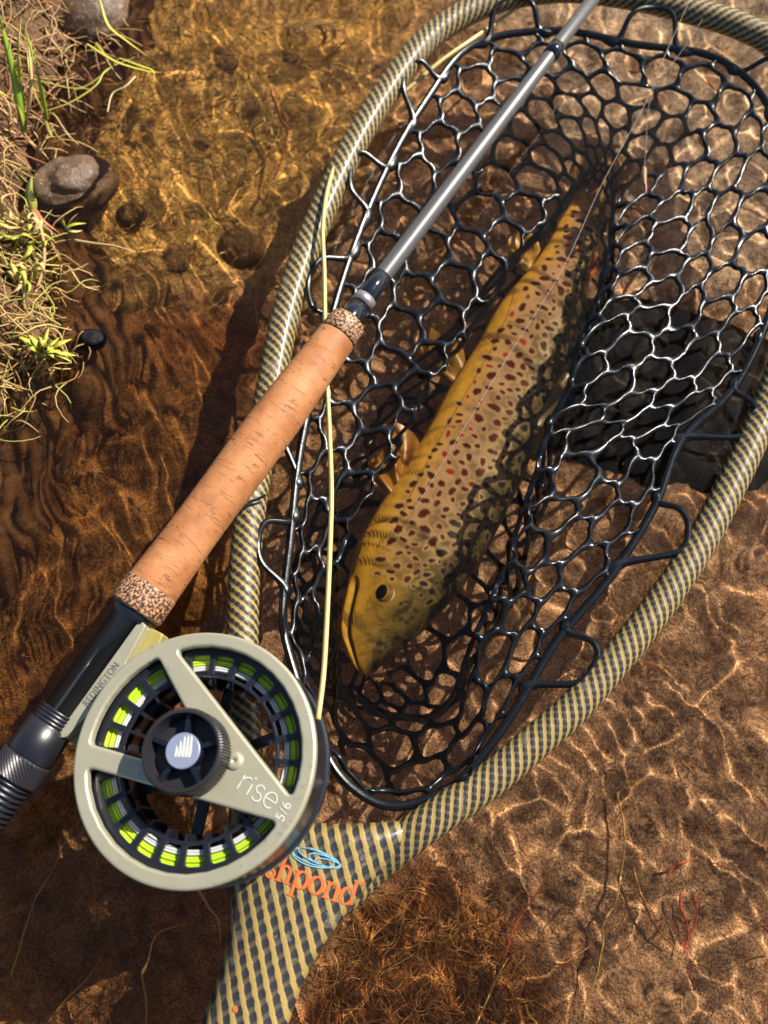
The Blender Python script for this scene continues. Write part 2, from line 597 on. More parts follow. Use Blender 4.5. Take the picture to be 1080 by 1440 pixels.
def bed_z(X, Y):
    z = BED + 0.011 * (fbm(X, Y, 14, 4, 3) - 0.5) + 0.008 * (fbm(X, Y, 60, 4, 9) - 0.5) + 0.0035 * (fbm(X, Y, 220, 3, 21) - 0.5)
    d = poly_dist(X, Y, BANK)
    return z + 0.05 * sstep(-0.12, 0.0, d)
xs = axis_samples(-0.42, 0.42, 0.0026, 14)
ys = axis_samples(-0.20, 0.60, 0.0026, 14)
V, F, X, Y = heightgrid(xs, ys, bed_z)
cc = np.zeros(X.shape + (3,)); cc[:] = (0.42, 0.285, 0.205)
def blend(poly, c, soft):
    global cc
    n = 0.03 * (fbm(X, Y, 30, 4, 31) - 0.5)
    w = sstep(-soft, soft, poly_dist(X, Y, poly) + n)[..., None]
    cc = cc * (1 - w) + np.array(c) * w
blend(Z_PALE_SHEEN, (0.62, 0.53, 0.49), 0.03)  # pale sand, with the sky's reflection on the water painted into the colour
blend(Z_OLIVE, (0.62, 0.41, 0.15), 0.03)
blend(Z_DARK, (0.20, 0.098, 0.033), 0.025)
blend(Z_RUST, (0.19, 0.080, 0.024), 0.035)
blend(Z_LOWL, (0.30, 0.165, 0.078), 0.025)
blend(Z_FIB, (0.24, 0.105, 0.036), 0.015)
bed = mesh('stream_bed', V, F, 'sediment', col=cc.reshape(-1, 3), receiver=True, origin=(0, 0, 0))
bed['kind'] = 'structure'

# bank of wet soil rising out of the water in the upper left
def bank_z(X, Y):
    d = poly_dist(X, Y, BANK) + 0.012 * (fbm(X, Y, 40, 4, 5) - 0.5)
    return -0.03 + 0.056 * sstep(-0.03, 0.05, d) + 0.05 * sstep(0.05, 0.6, d) + 0.010 * (fbm(X, Y, 70, 4, 6) - 0.5) - 0.08 * sstep(-0.01, -0.06, d)
xs = axis_samples(-0.36, -0.14, 0.003, 6)
ys = axis_samples(0.05, 0.52, 0.003, 6)
V, F, X, Y = heightgrid(xs, ys, bank_z)
keep = (V[:, 2] > -0.085)
F = F[keep[F].all(1)]
used = np.zeros(len(V), bool); used[F.ravel()] = True
idx = np.cumsum(used) - 1
F = idx[F]
bw = fbm(V[:, 0], V[:, 1], 50, 4, 40)[:, None]
bc = np.array((0.075, 0.032, 0.011)) * (1 - bw) + np.array((0.20, 0.10, 0.040)) * bw
bank = mesh('bank', V[used], F, 'wet_soil', col=bc[used], receiver=True, origin=(0, 0, 0))
bank['kind'] = 'structure'

# water surface
WAV = []
wr = np.random.default_rng(11)
for i in range(46):
    lam = 0.0092 * (0.038 / 0.0092) ** wr.random()
    WAV.append((2 * math.pi / lam, wr.uniform(0, 2 * math.pi), wr.uniform(0, 2 * math.pi), 0.000060 * (lam / 0.03) ** 1.9))
def water_z(X, Y):
    z = np.zeros_like(X)
    wx = X + 0.004 * np.sin(Y * 90 + 2 * np.sin(X * 60))
    wy = Y + 0.004 * np.sin(X * 80 + 1.7 * np.sin(Y * 50))
    for kx, a, p, A in WAV:
        z += A * np.sin(kx * (wx * math.cos(a) + wy * math.sin(a)) + p)
    far = 1 - sstep(0.6, 1.5, np.hypot(X, Y - 0.2))
    # livelier current in the open water to the upper left, calmer inside the net
    cur = sstep(-0.02, 0.16, Y) * sstep(0.03, -0.14, X + 0.25 * (Y - 0.2) * -1)
    z2 = np.zeros_like(X)
    rr = np.random.default_rng(5)
    for i in range(16):
        lam = rr.uniform(0.025, 0.07); a = R(70) + rr.normal(0, 0.6)
        z2 += 0.00010 * (lam / 0.04) ** 1.6 * np.sin(2 * math.pi / lam * (wx * math.cos(a) + wy * math.sin(a)) + rr.uniform(0, 6.3))
    # the netting and the fish damp the ripples around the trout
    fx, fy = np.array(at(520, 930)[:2]), np.array(at(830, 300)[:2])
    ab = fy - fx
    t = np.clip(((X - fx[0]) * ab[0] + (Y - fx[1]) * ab[1]) / (ab @ ab), 0, 1)
    df = np.hypot(X - fx[0] - ab[0] * t, Y - fx[1] - ab[1] * t)
    z = z * (0.07 + 0.93 * sstep(0.03, 0.09, df))
    return (z + z2 * cur) * far
xs = axis_samples(-0.34, 0.38, 0.00095, 14)
ys = axis_samples(-0.13, 0.50, 0.00095, 14)
V, F, X, Y = heightgrid(xs, ys, water_z)
water = mesh('water', V, F, 'water', origin=(0, 0, 0))
water['kind'] = 'structure'
water.cycles.is_caustics_caster = True

# ------------------------------------------------------------------ landing net
NETZ = 0.010
hoop_px = [(470, 1262), (510, 1228), (550, 1195), (605, 1155), (655, 1121), (702, 1087), (760, 1037), (812, 990), (885, 905), (935, 840), (981, 770), (1015, 708), (1054, 628), (1088, 548),
           (1116, 460), (1135, 360), (1140, 260), (1128, 165), (1092, 78), (1040, 45), (974, 24), (891, 4), (800, -7), (730, 0), (681, 14), (632, 39), (588, 76), (540, 140), (506, 194), (477, 249), (450, 308),
           (424, 372), (400, 452), (383, 535), (366, 630), (352, 719), (344, 800), (341, 881), (341, 950), (343, 1020), (348, 1090), (358, 1150), (372, 1210)]
hz = [NETZ] * len(hoop_px)
HP = catmull(pts(hoop_px, NETZ), 8)
HP[:, 2] += 0.004 * sstep(0.15, 0.5, HP[:, 1])
HP[:24, 2] -= 0.010 * sstep(24, 6, np.arange(24))
net = empty('landing_net', at(340, 1440, 0.0), 'fishing landing net with yellow and black woven hoop and black rubber mesh', 'landing net')
hr = np.full(len(HP), 0.0074)
hr[:24] = np.linspace(0.0098, 0.0078, 24)
hr[24:60] = np.linspace(0.0078, 0.0074, 36)
hr[-24:] = np.linspace(0.0074, 0.0095, 24)
V, F, L, fr = tube(HP, hr, 28, level=True, flat=0.92)
uvL = tube_uv(L, fr)
PQ = np.stack([uvL[:, 0] / 0.0046 + 8 * uvL[:, 1], uvL[:, 0] / 0.0046 - 11 * uvL[:, 1]], 1)
hoop = mesh('hoop', V, F, 'braid', net, uv=PQ)

# handle: a flat, wide blade with rounded edges
hrows = [[(225, 1620), (278, 1620), (322, 1620)], [(240, 1560), (300, 1560), (352, 1560)], [(262, 1500), (325, 1500), (382, 1500)], [(278, 1450), (340, 1450), (402, 1450)],
         [(300, 1390), (362, 1390), (424, 1390)], [(318, 1325), (385, 1328), (455, 1330)], [(324, 1265), (412, 1268), (503, 1266)], [(318, 1215), (432, 1222), (546, 1216)],
         [(318, 1165), (436, 1183), (574, 1186)], [(324, 1110), (440, 1156), (596, 1153)]]
rows3 = []
for rr_ in hrows:
    q = pts(rr_, 0.013)
    rows3.append(catmull(q, 12))
rows3 = np.array(rows3)                       # rows x 25 x 3
NS = 12
dense = np.stack([catmull(rows3[:, j], NS) for j in range(rows3.shape[1])], 1)
nt_, na = dense.shape[0], 40
Vh, Uh, zt = [], [], []
across = np.sin(np.linspace(-math.pi / 2, math.pi / 2, na))
for i in range(nt_):
    line = dense[i]
    s = (across + 1) / 2 * (len(line) - 1)
    i0 = np.clip(np.floor(s).astype(int), 0, len(line) - 2)
    fpos = (s - i0)[:, None]
    p = line[i0] * (1 - fpos) + line[i0 + 1] * fpos
    wid = np.linalg.norm(line[-1] - line[0])
    edge = np.sqrt(np.clip(1 - np.abs(across) ** 3.2, 0, 1))
    endf = math.sqrt(max(0.0, 1 - max(0.0, (i - (nt_ - 1 - 12)) / 12.0) ** 2))
    h = 0.0112 * edge * max(endf, 0.02)
    Vh.append(np.concatenate([p[:, :2], (0.0095 + h)[:, None]], 1)); zt.append(h)
Vt = np.array(Vh); Vb = Vt.copy(); Vb[:, :, 2] = 0.019 - Vt[:, :, 2]
Vh = np.concatenate([Vt.reshape(-1, 3), Vb.reshape(-1, 3)])
ii = np.arange(nt_ * na).reshape(nt_, na)
q = np.stack([ii[:-1, :-1], ii[:-1, 1:], ii[1:, 1:], ii[1:, :-1]], -1).reshape(-1, 4)
Fh = np.concatenate([q, (q + nt_ * na)[:, ::-1]]).tolist()
ang = math.atan2(-1.0, 0.26)                  # direction of the yellow strands on the blade
ex = np.array((math.cos(ang), math.sin(ang))); ey = np.array((-ex[1], ex[0]))
xy = Vh[:, :2]
curv = 0.25 * (xy[:, 1] + 0.05) ** 2
PQ = np.stack([((xy @ ey) + curv) / 0.0050, ((xy @ ex) + 0.35 * (xy @ ey)) / 0.0052], 1)
handle = mesh('handle', Vh, Fh, 'braid', net, uv=PQ)

def handle_top(x, y):
    """height of the blade's upper face at points (x, y)"""
    from mathutils.bvhtree import BVHTree
    global _BVH
    try: _BVH
    except NameError: _BVH = BVHTree.FromPolygons([tuple(v) for v in Vt.reshape(-1, 3)], q.tolist())
    out = np.empty(len(x))
    for i in range(len(x)):
        h = _BVH.ray_cast(Vector((x[i], y[i], 0.5)), Vector((0, 0, -1)))
        out[i] = h[0].z if h[0] is not None else 0.0140
    return out

# serif lettering on the blade, letters drawn as strokes in units of the x-height
TH, TN = 0.24, 0.10
def st(P, w): return stroke(np.array(P, float), w)
def serif(x, y, w=0.42): return st([(x - w / 2, y), (x, y), (x + w / 2, y)], 0.085)
def stem(x, y0, y1): return st([(x, y0), (x, (y0 + y1) / 2), (x, y1)], TH * 0.85)
def bowl(cx, a0=0, a1=360, rx=0.40, cy=0.5):
    P = ell(cx, cy, rx, 0.47, a0, a1, 30)
    a = np.radians(np.linspace(a0, a1, 30))
    return stroke(P, TN + (TH - TN) * np.abs(np.cos(a)))
def arch(x0, x1):
    P = np.concatenate([ell((x0 + x1) / 2, 0.62, (x1 - x0) / 2, 0.34, 170, 0, 18), [(x1, 0.3), (x1, 0.04)]])
    w = np.concatenate([np.linspace(TN, TH * 0.85, 18), [TH * 0.85, TH * 0.85]])
    return stroke(P, w)
GLY = {
    'f': ([stem(0.25, 0.04, 1.1), stroke(ell(0.48, 1.15, 0.24, 0.28, 180, 40, 14), 0.15), serif(0.25, 0.03), st([(0.02, 0.95), (0.25, 0.95), (0.55, 0.95)], 0.09)], 0.62),
    'i': ([stem(0.22, 0.04, 0.95), serif(0.22, 0.03), st([(0.02, 0.9), (0.12, 0.93), (0.24, 0.96)], 0.08), st([(0.13, 1.3), (0.22, 1.3), (0.31, 1.3)], 0.18)], 0.45),
    's': ([stroke(np.concatenate([ell(0.36, 0.73, 0.25, 0.22, 20, 230, 16), ell(0.36, 0.27, 0.27, 0.24, 60, -170, 18)]), 0.15)], 0.72),
    'h': ([stem(0.22, 0.04, 1.5), arch(0.24, 0.78), serif(0.22, 0.03), serif(0.78, 0.03), st([(0.02, 1.45), (0.12, 1.48), (0.24, 1.5)], 0.08)], 1.02),
    'p': ([stem(0.22, -0.5, 0.95), bowl(0.55, -165, 165, 0.36), serif(0.22, -0.5), st([(0.02, 0.9), (0.12, 0.93), (0.24, 0.96)], 0.08)], 1.02),
    'o': ([bowl(0.48, 0, 360, 0.39)], 0.98),
    'n': ([stem(0.22, 0.04, 0.95), arch(0.24, 0.78), serif(0.22, 0.03), serif(0.78, 0.03), st([(0.02, 0.9), (0.12, 0.93), (0.24, 0.96)], 0.08)], 1.02),
    'd': ([stem(0.74, 0.04, 1.5), bowl(0.42, 15, 345, 0.36), st([(0.74, 0.05), (0.85, 0.04), (0.95, 0.05)], 0.09), st([(0.55, 1.45), (0.65, 1.48), (0.76, 1.5)], 0.08)], 1.05),
}
def lay_word(word, gly):
    V, F, x, off = [], [], 0.0, 0
    for ch in word:
        ps, adv = gly[ch]
        for v, f in ps:
            V.append(v + np.array((x, 0))); F += [tuple(i + off for i in t) for t in f]; off += len(v)
        x += adv
    return np.concatenate(V), F, x
LV, LF, Wd = lay_word('fishpond', GLY)
b0, b1 = at(408, 1245, 0.0207), at(498, 1278, 0.0207)          # base line from the p to the end of the d
adv_p = 0.62 + 0.45 + 0.72 + 1.02
bx = b1 - b0; bx = bx[:2]
unit = np.linalg.norm(bx) / (Wd - adv_p)
ux = bx / np.linalg.norm(bx); uy = np.array((-ux[1], ux[0]))
def on_handle(P2, lift=0.00035):
    W = b0[:2] + ((P2[:, 0:1] - adv_p) * unit) * ux + (P2[:, 1:2] * unit * 1.0) * uy
    return np.concatenate([W, (handle_top(W[:, 0], W[:, 1]) + lift)[:, None]], 1)
lettering = mesh('lettering', on_handle(LV), LF, 'orange_ink', handle, smooth=False)
lettering['label'] = 'orange serif lettering on the woven handle'
rg = []
for P in (ell(Wd + 0.12, 1.42, 0.10, 0.10),):
    rg.append(stroke(P, 0.05))
V, F = join([(np.concatenate([v, np.zeros((len(v), 1))], 1), f) for v, f in rg])
mesh('registered_mark', on_handle(V[:, :2]), F, 'orange_ink', handle, smooth=False)
# blue scribbled fish of overlapping ovals above the word
sc_ = []
for (cx, cy, rx, ry, rot) in ((3.75, 1.95, 1.50, 0.40, 2), (3.95, 2.0, 1.35, 0.32, -3), (3.6, 1.9, 1.3, 0.48, 4), (4.3, 1.95, 1.0, 0.28, 0), (4.55, 1.9, 0.8, 0.20, 6)):
    sc_.append(stroke(ell(cx, cy, rx, ry, 10, 372, 60, rot), 0.07))
V, F = join([(np.concatenate([v, np.zeros((len(v), 1))], 1), f) for v, f in sc_])
emblem = mesh('emblem', on_handle(V[:, :2], 0.0005), F, 'blue_ink', handle, smooth=False)
emblem['label'] = 'blue scribbled oval drawing above the orange lettering'
# a thin crack line across the lettering and a few orange specks
for cx, cy, s in ((331, 1419, 4.0), (379, 1320, 2.0)):
    p = at(cx, cy, 0.0205)
    a = np.linspace(0, 2 * math.pi, 7)[:-1]
    rad = s / 3400 * (0.7 + 0.5 * RNG.random(6))
    P2 = np.stack([p[0] + rad * np.cos(a), p[1] + rad * np.sin(a)], 1)
    mesh('ink_speck', np.concatenate([P2, (handle_top(P2[:, 0], P2[:, 1]) + 0.0004)[:, None]], 1), [tuple(range(6))], 'orange_ink', handle, smooth=False)

# rim, mesh bag
st_px = [((553, 1134), (545, 1008)), ((487, 1100), (503, 985)), ((445, 1030), (482, 940)), ((409, 927), (472, 875)), ((398, 862), (474, 812)), ((409, 755), (498, 742)), ((421, 644), (545, 652)),
         ((445, 530), (594, 566)), ((487, 379), (662, 458)), ((540, 246), (738, 352)), ((599, 142), (792, 276)), ((665, 64), (824, 232)), ((780, 43), (845, 220)), ((891, 62), (862, 228)),
         ((1010, 83), (872, 262)), ((1085, 160), (866, 320)), ((1108, 330), (840, 410)), ((1080, 447), (816, 475)), ((1031, 547), (790, 550)), ((958, 619), (768, 615)), ((920, 713), (744, 690)),
         ((857, 813), (716, 765)), ((784, 900), (692, 835)), ((736, 979), (668, 905)), ((689, 1049), (640, 972)), ((634, 1107), (595, 1008))]
#            near ........ left ................... far ............. right ............. near right
rimz  = [0.008] * 26
crz   = [-0.030, -0.028, -0.018, -0.006, -0.002, 0.0, 0.0, 0.0, 0.0, -0.002, -0.006, -0.012, -0.016, -0.014, -0.008, 0.000, 0.009, 0.017, 0.023, 0.026, 0.026, 0.024, 0.017, 0.006, -0.012, -0.028]
crv   = [3.2, 3.2, 2.8, 2.4, 2.4, 2.6, 3.0, 3.4, 4.0, 4.6, 5.0, 5.2, 5.2, 5.2, 5.6, 6.0, 6.2, 6.0, 5.4, 4.6, 4.2, 3.8, 3.4, 3.2, 3.2, 3.2]
out3  = [0.0, 0.004, 0.012, 0.020, 0.022, 0.024, 0.026, 0.028, 0.030, 0.026, 0.016, 0.006, 0.0, 0.004, 0.012, 0.020, 0.026, 0.026, 0.024, 0.020, 0.016, 0.014, 0.010, 0.006, 0.002, 0.0]
STN = []
fa, fb = np.array((512, 947.0)), np.array((845, 255.0))
for i, (rp, cp) in enumerate(st_px):
    p0 = at(*rp, rimz[i])
    zc = crz[i]
    p2 = at(*cp, zc) if zc >= 0 else atw(*cp, zc)
    p1 = 0.5 * (p0 + p2); p1[2] = 0.5 * (rimz[i] + zc) - 0.003
    fx = np.array(cp, float)
    t = np.clip((fx - fa) @ (fb - fa) / ((fb - fa) @ (fb - fa)), 0.02, 0.98)
    ax = fa + (fb - fa) * t
    p5 = atw(*ax, -0.070)
    o_ = p2 - p5; o_[2] = 0; ln = np.linalg.norm(o_) + 1e-9; o_ /= ln
    p3 = p2 + o_ * out3[i]; p3[2] = min(zc - 0.018, -0.030)
    p4 = p5 + o_ * ln * 0.75; p4[2] = -0.062
    STN.append(np.concatenate([p0, p1, p2, p3, p4, p5, [crv[i] * 1.0]]))
STD = catmull(np.array(STN), 24, closed=True)
rimP = STD[:, :3]
Lr = np.concatenate(([0], np.cumsum(np.linalg.norm(np.diff(np.vstack([rimP, rimP[:1]]), axis=0), axis=1))))
NCOL = 41
def station(u):
    """u in columns (periodic) -> knot data by arc length of the rim"""
    s = (np.mod(u, NCOL) / NCOL) * Lr[-1]
    j = np.searchsorted(Lr, s, side='right') - 1
    j = np.clip(j, 0, len(rimP) - 1)
    f = ((s - Lr[j]) / (Lr[j + 1] - Lr[j]))[:, None]
    return STD[j] * (1 - f) + STD[(j + 1) % len(STD)] * f
DIVE = np.array((2.0, 3.4, 5.0))
def S(u, v):
    D = station(u)
    K = D[:, :18].reshape(-1, 6, 3)
    vc = D[:, 18]
    kn = np.stack([np.zeros_like(vc), vc * 0.52, vc, vc + DIVE[0], vc + DIVE[1], vc + DIVE[2]], 1)
    dv = np.diff(kn, axis=1)[..., None]
    sl = np.diff(K, axis=1) / dv
    M = np.concatenate([sl[:, :1], 0.5 * (sl[:, :-1] + sl[:, 1:]), sl[:, -1:]], 1)
    vv = np.clip(v, 0, kn[:, -1])
    seg = np.clip((vv[:, None] >= kn).sum(1) - 1, 0, 4)
    r = np.arange(len(vv))
    h = dv[r, seg, 0]
    t = (vv - kn[r, seg]) / h
    t = t[:, None]; h = h[:, None]
    p0, p1, m0, m1 = K[r, seg], K[r, seg + 1], M[r, seg], M[r, seg + 1]
    P = (2 * t ** 3 - 3 * t ** 2 + 1) * p0 + (t ** 3 - 2 * t ** 2 + t) * h * m0 + (-2 * t ** 3 + 3 * t ** 2) * p1 + (t ** 3 - t ** 2) * h * m1
    wob = np.stack([fbm(P[:, 0], P[:, 1], 32, 2, s_) - 0.5 for s_ in (51, 52, 53)], 1)
    fade = sstep(0.0, 1.5, v)[:, None]
    return P + wob * np.array((0.008, 0.008, 0.006)) * fade

hexv = [(0, -2 / 3), (0.5, -1 / 3), (0.5, 1 / 3), (0, 2 / 3), (-0.5, 1 / 3), (-0.5, -1 / 3)]
jit = {}
def jv(x, y):
    key = (int(round(x * 2)) % (2 * NCOL), int(round(y * 3)))
    if key not in jit:
        jit[key] = (random.uniform(-0.13, 0.13), random.uniform(-0.13, 0.13) if y > 0.3 else 0.0)
    dx, dy = jit[key]
    return x + dx, y + dy
SUB = 7
cu_, cv_ = [], []
for j in range(0, 11):
    for i in range(NCOL):
        cx, cy = i + 0.5 * (j % 2), float(j)
        poly = [jv(cx + a, cy + b) for a, b in hexv]
        if j == 0: poly = [(a, max(b, 0.0)) for a, b in poly]
        for q_ in range(6):
            a, b = poly[q_], poly[(q_ + 1) % 6]
            for s_ in range(SUB):
                t = s_ / SUB
                sw = 0.075 * math.sin(2 * math.pi * t) if max(a[1], b[1]) > 0.05 else 0.0     # strands sway between the knots
                cu_.append(a[0] + (b[0] - a[0]) * t - (b[1] - a[1]) * sw * 1.6); cv_.append(max(0.0, a[1] + (b[1] - a[1]) * t + (b[0] - a[0]) * sw * 1.6))
cu_, cv_ = np.array(cu_), np.array(cv_)
PB = S(cu_, cv_)
e = 0.02
du = S(cu_ + e, cv_) - S(cu_ - e, cv_)
dvv = S(cu_, cv_ + e) - S(cu_, np.maximum(cv_ - e, 0))
NB = np.cross(du, dvv); NB /= np.linalg.norm(NB, axis=1)[:, None] + 1e-12
ns = 6 * SUB
nc = len(PB) // ns
PB = PB.reshape(nc, ns, 3); NB = NB.reshape(nc, ns, 3)
vmax = station(cu_)[:, 18].reshape(nc, ns).mean(1) + DIVE[2]
ok = (cv_.reshape(nc, ns).max(1) < vmax + 0.2)
PB, NB = PB[ok], NB[ok]; nc = len(PB)
ker = np.exp(-0.5 * (np.arange(-5, 6) / 2.3) ** 2); ker /= ker.sum()
SM = sum(kk * np.roll(PB, s_, axis=1) for kk, s_ in zip(ker, range(-5, 6)))
C0 = PB.mean(1, keepdims=True)
dirc = C0 - SM; dl = np.linalg.norm(dirc, axis=2, keepdims=True) + 1e-9
WW = 0.00132
HO = SM + dirc / dl * np.minimum(WW, 0.42 * dl)
HH = 0.00130
top = PB + NB * HH
bot = PB - NB * HH
mt = PB * 0.42 + HO * 0.58 + NB * HH * 0.74
mb = PB * 0.42 + HO * 0.58 - NB * HH * 0.74
allV = np.stack([top, mt, HO, mb, bot], 2)      # nc, ns, 5, 3
idx = np.arange(nc * ns * 5).reshape(nc, ns, 5)
nx_ = np.roll(idx, -1, axis=1)
Fq = []
for r_ in range(4):
    Fq.append(np.stack([idx[:, :, r_], idx[:, :, r_ + 1], nx_[:, :, r_ + 1], nx_[:, :, r_]], -1).reshape(-1, 4))
Fq = np.concatenate(Fq)
fv = allV.reshape(-1, 3)
keyr = np.round(fv / 1e-6).astype(np.int64)
_, first, inv = np.unique(keyr, axis=0, return_index=True, return_inverse=True)
inv = inv.ravel()
net_bag = mesh('net_bag', fv[first], inv[Fq], 'rubber', net)

ring_s = catmull(rimP[::6], 3, closed=True)
V, F, L, fr = tube(ring_s, 0.0021, 10, closed=True)
mesh('rim_cord', V, F, 'rubber', net)

loops_px = [[(407, 737), (374, 734), (363, 762), (369, 792), (402, 822)],
            [(490, 366), (452, 366), (434, 398), (440, 432), (470, 440)],
            [(541, 240), (510, 218), (495, 232), (494, 268), (520, 292)],
            [(613, 116), (592, 92), (572, 102), (567, 130), (589, 166)],
            [(690, 54), (697, 14), (728, 5), (748, 14), (756, 46)],
            [(872, 62), (887, 26), (916, 18), (944, 28), (947, 64)],
            [(1046, 103), (1078, 88), (1102, 96), (1096, 140)],
            [(1104, 380), (1128, 396), (1120, 430), (1070, 458)],
            [(1030, 552), (1058, 566), (1064, 590), (1045, 614), (966, 617)],
            [(922, 708), (956, 716), (968, 742), (954, 776), (888, 798)],
            [(795, 892), (834, 903), (838, 930), (812, 960), (750, 962)],
            [(668, 1080), (664, 1092), (650, 1098), (634, 1107)],
            [(450, 1045), (425, 1060), (415, 1030), (436, 1005)],
            [(397, 640 + 20), (392, 600), (404, 570), (436, 560)]]
for lp in loops_px:
    n_ = len(lp)
    zz = [0.008] + [0.013] * (n_ - 2) + [0.008]
    ctl_ = pts(lp, zz)
    ctl_[1:-1, 2] += 0.004 * sstep(0.15, 0.5, ctl_[1:-1, 1])
    ia = [int(np.argmin(((rimP - ctl_[e_]) ** 2).sum(1))) for e_ in (0, -1)]
    m_ = len(rimP)
    sgn = 1 if ((ia[1] - ia[0] + m_ // 2) % m_ - m_ // 2) > 0 else -1
    nb = [ia[0] - 7 * sgn, ia[0] - 1 * sgn], [ia[1] + 1 * sgn, ia[1] + 7 * sgn]
    ctl_ = np.concatenate([rimP[np.mod(nb[0], m_)], ctl_[1:-1], rimP[np.mod(nb[1], m_)]])
    P = catmull(ctl_, 8)
    t = np.linspace(-1, 1, len(P))
    V, F, L, fr = tube(P, 0.0016 + 0.0016 * np.exp(-((np.abs(t) - 0.74) / 0.13) ** 2), 9, flat=0.8)
    mesh('attachment_loop', V, F, 'rubber', net)

# ------------------------------------------------------------------ fly rod
def rod_pt(px, py, z): return at(px, py, z)
G0, G1 = at(189, 861, 0.0350), at(491, 450, 0.0312)         # grip: reel end, tip end
d = (G1 - G0); GL = np.linalg.norm(d); d /= GL
rod = empty('fly_rod', G0, 'fly fishing rod with cork grip lying across the net', 'fishing rod')
mm = 0.001
def prof(pairs): return [(a * mm, b * mm) for a, b in pairs]
gl = GL / mm
ctl = np.array([(0.0, 12.2), (0.07, 12.0), (0.16, 11.4), (0.28, 11.0), (0.42, 11.35), (0.56, 11.7), (0.70, 11.3), (0.84, 10.2), (0.93, 9.5), (1.0, 9.2)])
tt = np.linspace(0.075, 0.932, 60)
rr = np.interp(tt, ctl[:, 0], ctl[:, 1])
rr = np.convolve(np.pad(rr, 4, mode='edge'), np.ones(9) / 9, 'valid')
V, F, U = lathe(G0, G1, [(t * GL, r_ * mm) for t, r_ in zip(tt, rr)], 56)
grip = mesh('cork_grip', V, F, 'cork', rod, uv=U)
for (a, b, r0, r1) in ((0.0, 0.075, 12.35, 12.1), (0.932, 1.0, 9.6, 9.0)):
    L0, L1 = a * GL, b * GL
    V, F, U = lathe(G0, G1, [(L0 + 0.0002, 0.0), (L0 + 0.0002, (r0 - 1.6) * mm), (L0 + 0.0006, (r0 - 0.5) * mm), (L0 + 0.0016, r0 * mm), (0.5 * (L0 + L1), 0.5 * (r0 + r1) * mm), (L1 - 0.0012, r1 * mm), (L1, (r1 - (0.1 if a == 0 else 1.2)) * mm), (L1, 0.0)], 48)
    o = mesh('grip_ring', V, F, 'burl', grip)
    o['label'] = 'dark speckled composite cork ring at the ' + ('reel' if a == 0 else 'tip') + ' end of the grip'
# blank, winding check, wraps
B1 = at(905, -95, 0.0262)
GE = G1
db = (B1 - GE) / np.linalg.norm(B1 - GE); BL = np.linalg.norm(B1 - GE)
V, F, U = lathe(GE - db * 0.002, B1, [(0.0, 0.0048), (0.012, 0.0046), (BL * 0.6, 0.0039), (BL + 0.002, 0.0034), (BL + 0.0021, 0)], 28)
mesh('rod_blank', V, F, 'graphite', rod, uv=U)
V, F, U = lathe(GE, B1, [(0.0, 0.0058), (0.0090, 0.0056), (0.0092, 0.0048), (0.0094, 0.0052), (0.0190, 0.0051), (0.0210, 0.0050), (0.030, 0.0049), (0.0303, 0.004)], 28)
wr_ = mesh('winding', V, F, 'gloss_black', rod)
V, F, U = lathe(GE, B1, [(0.0100, 0.0051), (0.0101, 0.0056), (0.0148, 0.0056), (0.0149, 0.0051)], 28)
mesh('winding_band', V, F, 'silver_wrap', wr_)
fp = at(778, 72, 0.0275)
tf = (fp - GE) @ db
V, F, U = lathe(GE, B1, [(tf - 0.005, 0.0037), (tf - 0.0048, 0.0044), (tf + 0.004, 0.0044), (tf + 0.0042, 0.0037)], 28)
mesh('ferrule', V, F, 'gloss_black', rod)
# reel seat towards the butt
E1 = at(-70, 1215, 0.0375)
dbk = (E1 - G0) / np.linalg.norm(E1 - G0)
Q = lambda px, py: (at(px, py, 0.036) - G0) @ dbk
t0, t1, t2, t3, t4, tE = 0.0, Q(72, 1016), Q(40, 1062), Q(22, 1085), Q(-60, 1200), np.linalg.norm(E1 - G0)
pr = [(0.0, 0.0105), (0.003, 0.0104), (0.0032, 0.0084), (t1 - 0.006, 0.0084)]
for i in range(4):
    s_ = t1 - 0.006 + i * 0.0016
    pr += [(s_, 0.0084), (s_ + 0.0003, 0.0090), (s_ + 0.0011, 0.0090), (s_ + 0.0014, 0.0084)]
pr += [(t1 + 0.0008, 0.0098), (t2 - 0.0006, 0.0102), (t2, 0.0098)]
V, F, U = lathe(G0, E1, pr, 44)
seat = mesh('reel_seat', V, F, 'black_anodised', rod)
# knurled locking ring: small raised diamonds
pr_n = 14; seg = 72
Vk, Fk = [], []
ref = np.cross(dbk, (0, 0, 1.0)); ref /= np.linalg.norm(ref); rf2 = np.cross(ref, dbk)
w_ = seg
tk = np.linspace(t2 + 0.0002, t3 + 0.0026, pr_n)
for i, t in enumerate(tk):
    for q_ in range(seg):
        a = q_ / seg * 2 * math.pi
        rad = 0.0104 + (0.00035 if (i + q_) % 2 == 0 else 0.0)
        if i in (0, pr_n - 1): rad = 0.0098
        Vk.append(G0 + dbk * t + rad * (math.cos(a) * ref + math.sin(a) * rf2))
for i in range(pr_n - 1):
    for q_ in range(seg):
        Fk.append((i * seg + q_, i * seg + (q_ + 1) % seg, (i + 1) * seg + (q_ + 1) % seg, (i + 1) * seg + q_))
Fk.append(tuple(range(seg)))
lk = mesh('locking_ring', np.array(Vk), Fk, 'knurl_black', rod, smooth=False)
lk['label'] = 'knurled black locking ring'
pr = []
s_ = t3 + 0.003
while s_ < tE:
    pr += [(s_, 0.0080), (s_ + 0.0004, 0.0092), (s_ + 0.0013, 0.0092), (s_ + 0.0017, 0.0080)]
    s_ += 0.0022
pr += [(s_, 0.0080), (s_, 0)]
V, F, U = lathe(G0, E1, pr, 40)
mesh('threaded_barrel', V, F, 'black_anodised', rod)

